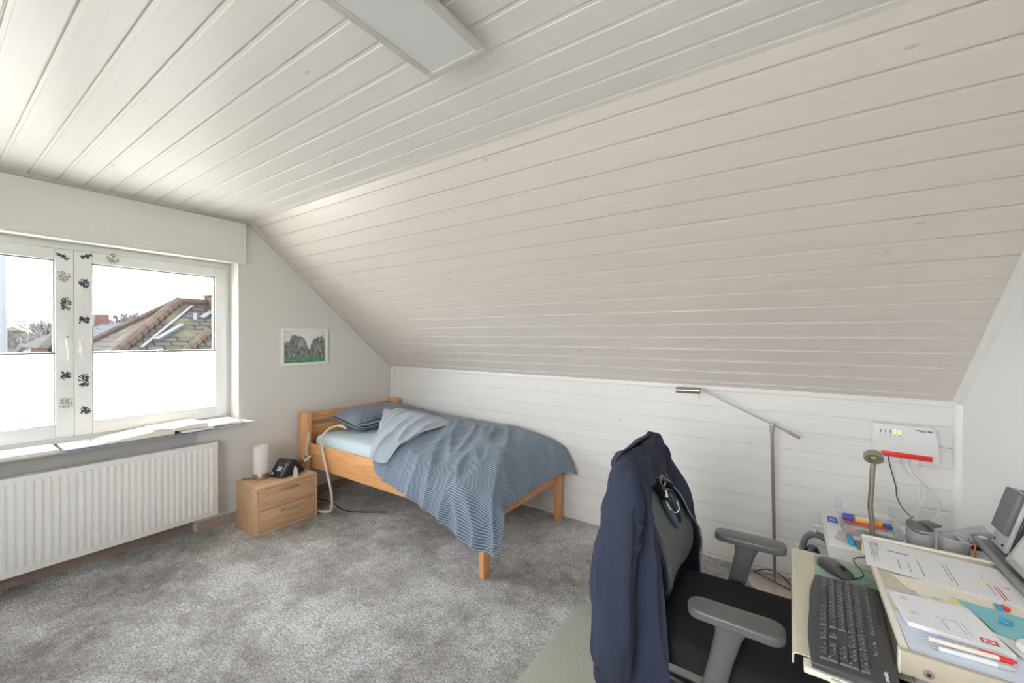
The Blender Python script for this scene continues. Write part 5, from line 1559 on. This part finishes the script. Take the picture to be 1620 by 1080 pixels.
# lean-to wing in front, trimmed along a slanting verge
cgm = MB()
roof_face(cgm, [(-8, -.6, EZ), (-8, 8, EZ), (-10, 8, 1.6), (-10, 1.68, 1.6)])
cgm.build('wing_roof', M_ROOF, house, smooth=0)
cgm = MB(); P6 = [(-8, -.6, EZ), (-10, 1.68, 1.6), (-10, 8, 1.6), (-8, 8, EZ), (-10.5, 1.68, EZ), (-10.5, 8, EZ)]
cgm.quad([P6[0], P6[4], P6[1]]); cgm.quad([P6[1], P6[4], P6[5], P6[2]]); cgm.quad([P6[3], P6[2], P6[5]])
cgm.build('wing_side', M_BRICK, house, smooth=0)
rg = MB()
def ridge_line(a, b_, r, n):
    a, b_ = Vector(a), Vector(b_)
    for k in range(n):
        p = a.lerp(b_, k / n); q = a.lerp(b_, (k + 1.12) / n)
        rg.rod(p + Vector((0, 0, .02)), q + Vector((0, 0, .05)), r, r * .82, 8)
ridge_line(fl_, A_, .17, 19); ridge_line(bl_, A_, .15, 19); ridge_line(A_, (-14, 6.5, 2.71), .15, 14); ridge_line((-8, -.6, EZ), (-10, 1.68, 1.6), .12, 15)
rg.build('ridge_tiles', M_RIDGE, house)
ch = MB().box(-14.3, -13.2, 3.05, 3.62, 1.9, 2.98, .02).build('chimney', M_BRICK, house)
MB().box(-14.36, -13.14, 3.0, 3.67, 2.98, 3.05, .01).build('chimney_cap', M_LEAD, ch)
for y in (3.12, 3.48): MB().rod((-13.7, y, 3.05), (-13.7, y, 3.22), .05, n=12).lathe([(0, .05), (.15, 0), (.15, .02), (0, .07)], (-13.7, y, 3.21), 14).build('chimney_pot', M_LEAD, ch)
nn = Vector((2.81, 0, 4)).normalized()
def PF(y, t, l=.03): return Vector((-10 - 4 * t, y, EZ + 2.81 * t)) + nn * l
def on_roof(name, q, mat, th=.07):
    m_ = MB(); lo = [m_.bm.verts.new(PF(y, t, .005)) for y, t in q]; hi = [m_.bm.verts.new(PF(y, t, th)) for y, t in q]
    m_.bm.faces.new(lo[::-1]); m_.bm.faces.new(hi)
    for a in range(4): m_.bm.faces.new((lo[a], lo[(a + 1) % 4], hi[(a + 1) % 4], hi[a]))
    return m_.build(name, mat, house, smooth=0)
on_roof('flashing_strip', [(.60, .4425), (.69, .4425), (2.54, .945), (2.46, .945)], M_LEAD)
on_roof('roof_window', [(.98, .515), (1.12, .515), (1.96, .685), (1.82, .685)], M_LEAD, .12)
on_roof('chimney_flashing', [(2.52, .80), (2.66, .79), (3.22, .91), (3.10, .92)], M_LEAD)
MB().rod(PF(2.38, .78, 0), PF(2.38, .78) + Vector((0, 0, .20)), .06, n=12).build('vent_pipe', M_OUTMETAL, house)
MB().box(-17.6, -10.4, -.8, 11.4, GR, EZ + .1).build('walls', M_BRICK, house, smooth=0)

h2 = thing('house', (-31, 4, GR), 'lower house with blue-grey roof and small chimney behind the hipped roof', 'house')
r2_ = MB()
A2, B2, c1, c2, c3, c4 = (-31, 3.57, 2.36), (-31, 9, 2.36), (-27, .4, .4), (-27, 12, .4), (-35, 12, .4), (-35, .4, .4)
roof_face(r2_, [c1, c2, B2, A2]); roof_face(r2_, [c4, c1, A2]); roof_face(r2_, [c3, c4, A2, B2]); roof_face(r2_, [c2, c3, B2])
r2_.build('roof', M_ROOFG, h2, smooth=0)
MB().box(-34.4, -27.6, 1.0, 11.4, GR, .5).build('walls', M_BRICK, h2, smooth=0)
MB().box(-31.4, -30.8, 3.15, 3.75, 1.9, 2.85, .02).build('chimney', M_BRICK, h2)
h3 = thing('house', (-23, .5, GR), 'low dark-roofed outbuilding with solar panel seen through the narrower sash', 'house')
r3_ = MB()
A3, B3, c1, c2, c3, c4 = (-23, .436, 1.69), (-23, 1.2, 1.69), (-20.5, -.345, 1.026), (-20.5, 1.9, 1.026), (-25.5, 1.9, 1.026), (-25.5, -.345, 1.026)
roof_face(r3_, [c1, c2, B3, A3]); roof_face(r3_, [c4, c1, A3]); roof_face(r3_, [c3, c4, A3, B3]); roof_face(r3_, [c2, c3, B3])
r3_.build('roof', M_ROOFD, h3, smooth=0)
MB().box(-25.1, -20.9, 0, 1.6, GR, 1.1).build('walls', M_BRICK, h3, smooth=0)
so = MB(); n3 = Vector((.664, 0, 2.5)).normalized()
q3 = [(-20.6, .0), (-20.6, 1.7), (-22.2, 1.3), (-22.2, .45)]
lo = [so.bm.verts.new(Vector((x, y, 1.026 + (-20.5 - x) * .2656)) + n3 * .01) for x, y in q3]; hi = [so.bm.verts.new(v.co + n3 * .08) for v in lo]
so.bm.faces.new(lo[::-1]); so.bm.faces.new(hi)
for a in range(4): so.bm.faces.new((lo[a], lo[(a + 1) % 4], hi[(a + 1) % 4], hi[a]))
so.build('solar_panel', M_ROOFG, h3, smooth=0)

pl = thing('mast', (-20, -1.22, GR), 'tall grey steel mast with small crossbars outside the window', 'mast')
MB().rod((-20, -1.23, GR), (-20, -1.23, 5.05), .16, .10, 12).build('pole', M_OUTMETAL, pl)
MB().box(-20.1, -19.9, -1.55, -.9, 5.0, 5.16).rod((-20, -1.23, 2.05), (-20, -.55, 2.05), .03, n=8).build('crossbar', M_OUTMETAL, pl)


def tree(x, y, h, lab, seed, spread=.5):
    rnd = random.Random(seed)
    t = thing('bare_tree', (x, y, GR), lab, 'tree', 'bare winter trees beyond the roofs')
    tk, tw = MB(), MB()
    tk.rod((x, y, GR), (x, y, GR + h * .42), .16, .11, 8)
    def br(p, d, l, r, dep):
        q = p + d * l; (tk if dep < 2 else tw).rod(p, q, max(r, .045), max(r * .6, .04), 5, False)
        if dep >= 5: return
        for k in range(3):
            nd = (d + Vector((rnd.uniform(-1, 1), rnd.uniform(-1, 1), rnd.uniform(-.2, .7))) * spread).normalized()
            br(p + d * l * rnd.uniform(.6, 1), nd, l * rnd.uniform(.62, .82), r * .55, dep + 1)
    for k in range(4):
        br(Vector((x, y, GR + h * .40)), Vector((rnd.uniform(-.6, .6), rnd.uniform(-.6, .6), 1)).normalized(), h * .2, .09, 0)
    tk.build('trunk', M_TREE, t, smooth=0); tw.build('branches', M_TREE, t, smooth=0)


tree(-41, 6.6, 6.6, 'bare grey tree above the blue-grey roof ridge', 3)
tree(-47, 8.9, 6.6, 'bare tree with twiggy crown close to the hipped roof', 5)
tree(-30, -1.2, 5.2, 'bare tree just beside the steel mast', 8)
tree(-43, 2.9, 6.0, 'pale bare tree over the outbuilding roof', 11)
hg = MB(); rnd = random.Random(4)
for k in range(420):
    x, y = rnd.uniform(-60, -48), rnd.uniform(-40, 40); r = rnd.uniform(.6, 1.6)
    hg.lathe([(0, -r), (r, -.3 * r), (r * .8, .6 * r), (0, r)], (x, y, GR + 2.0 + rnd.uniform(-.9, 2.6)), 7)
o = hg.build('treeline', M_LEAF, at=(-54, 0, GR), smooth=0)
o['label'] = 'low grey-green band of trees along the horizon'; o['category'] = 'treeline'; o['kind'] = 'stuff'
hg = MB()
for k in range(160):
    x, y = rnd.uniform(-15.5, -14.5), rnd.uniform(-6.5, -1.5); r = rnd.uniform(.18, .34)
    hg.lathe([(0, -r), (r, -.3 * r), (r * .8, .6 * r), (0, r)], (x, y, GR + rnd.uniform(.2, 4.05)), 7)
o = hg.build('hedge', M_LEAF, at=(-15, -3, GR), smooth=0)
tag(o, 'tall dark green hedge below the steel mast', 'hedge')
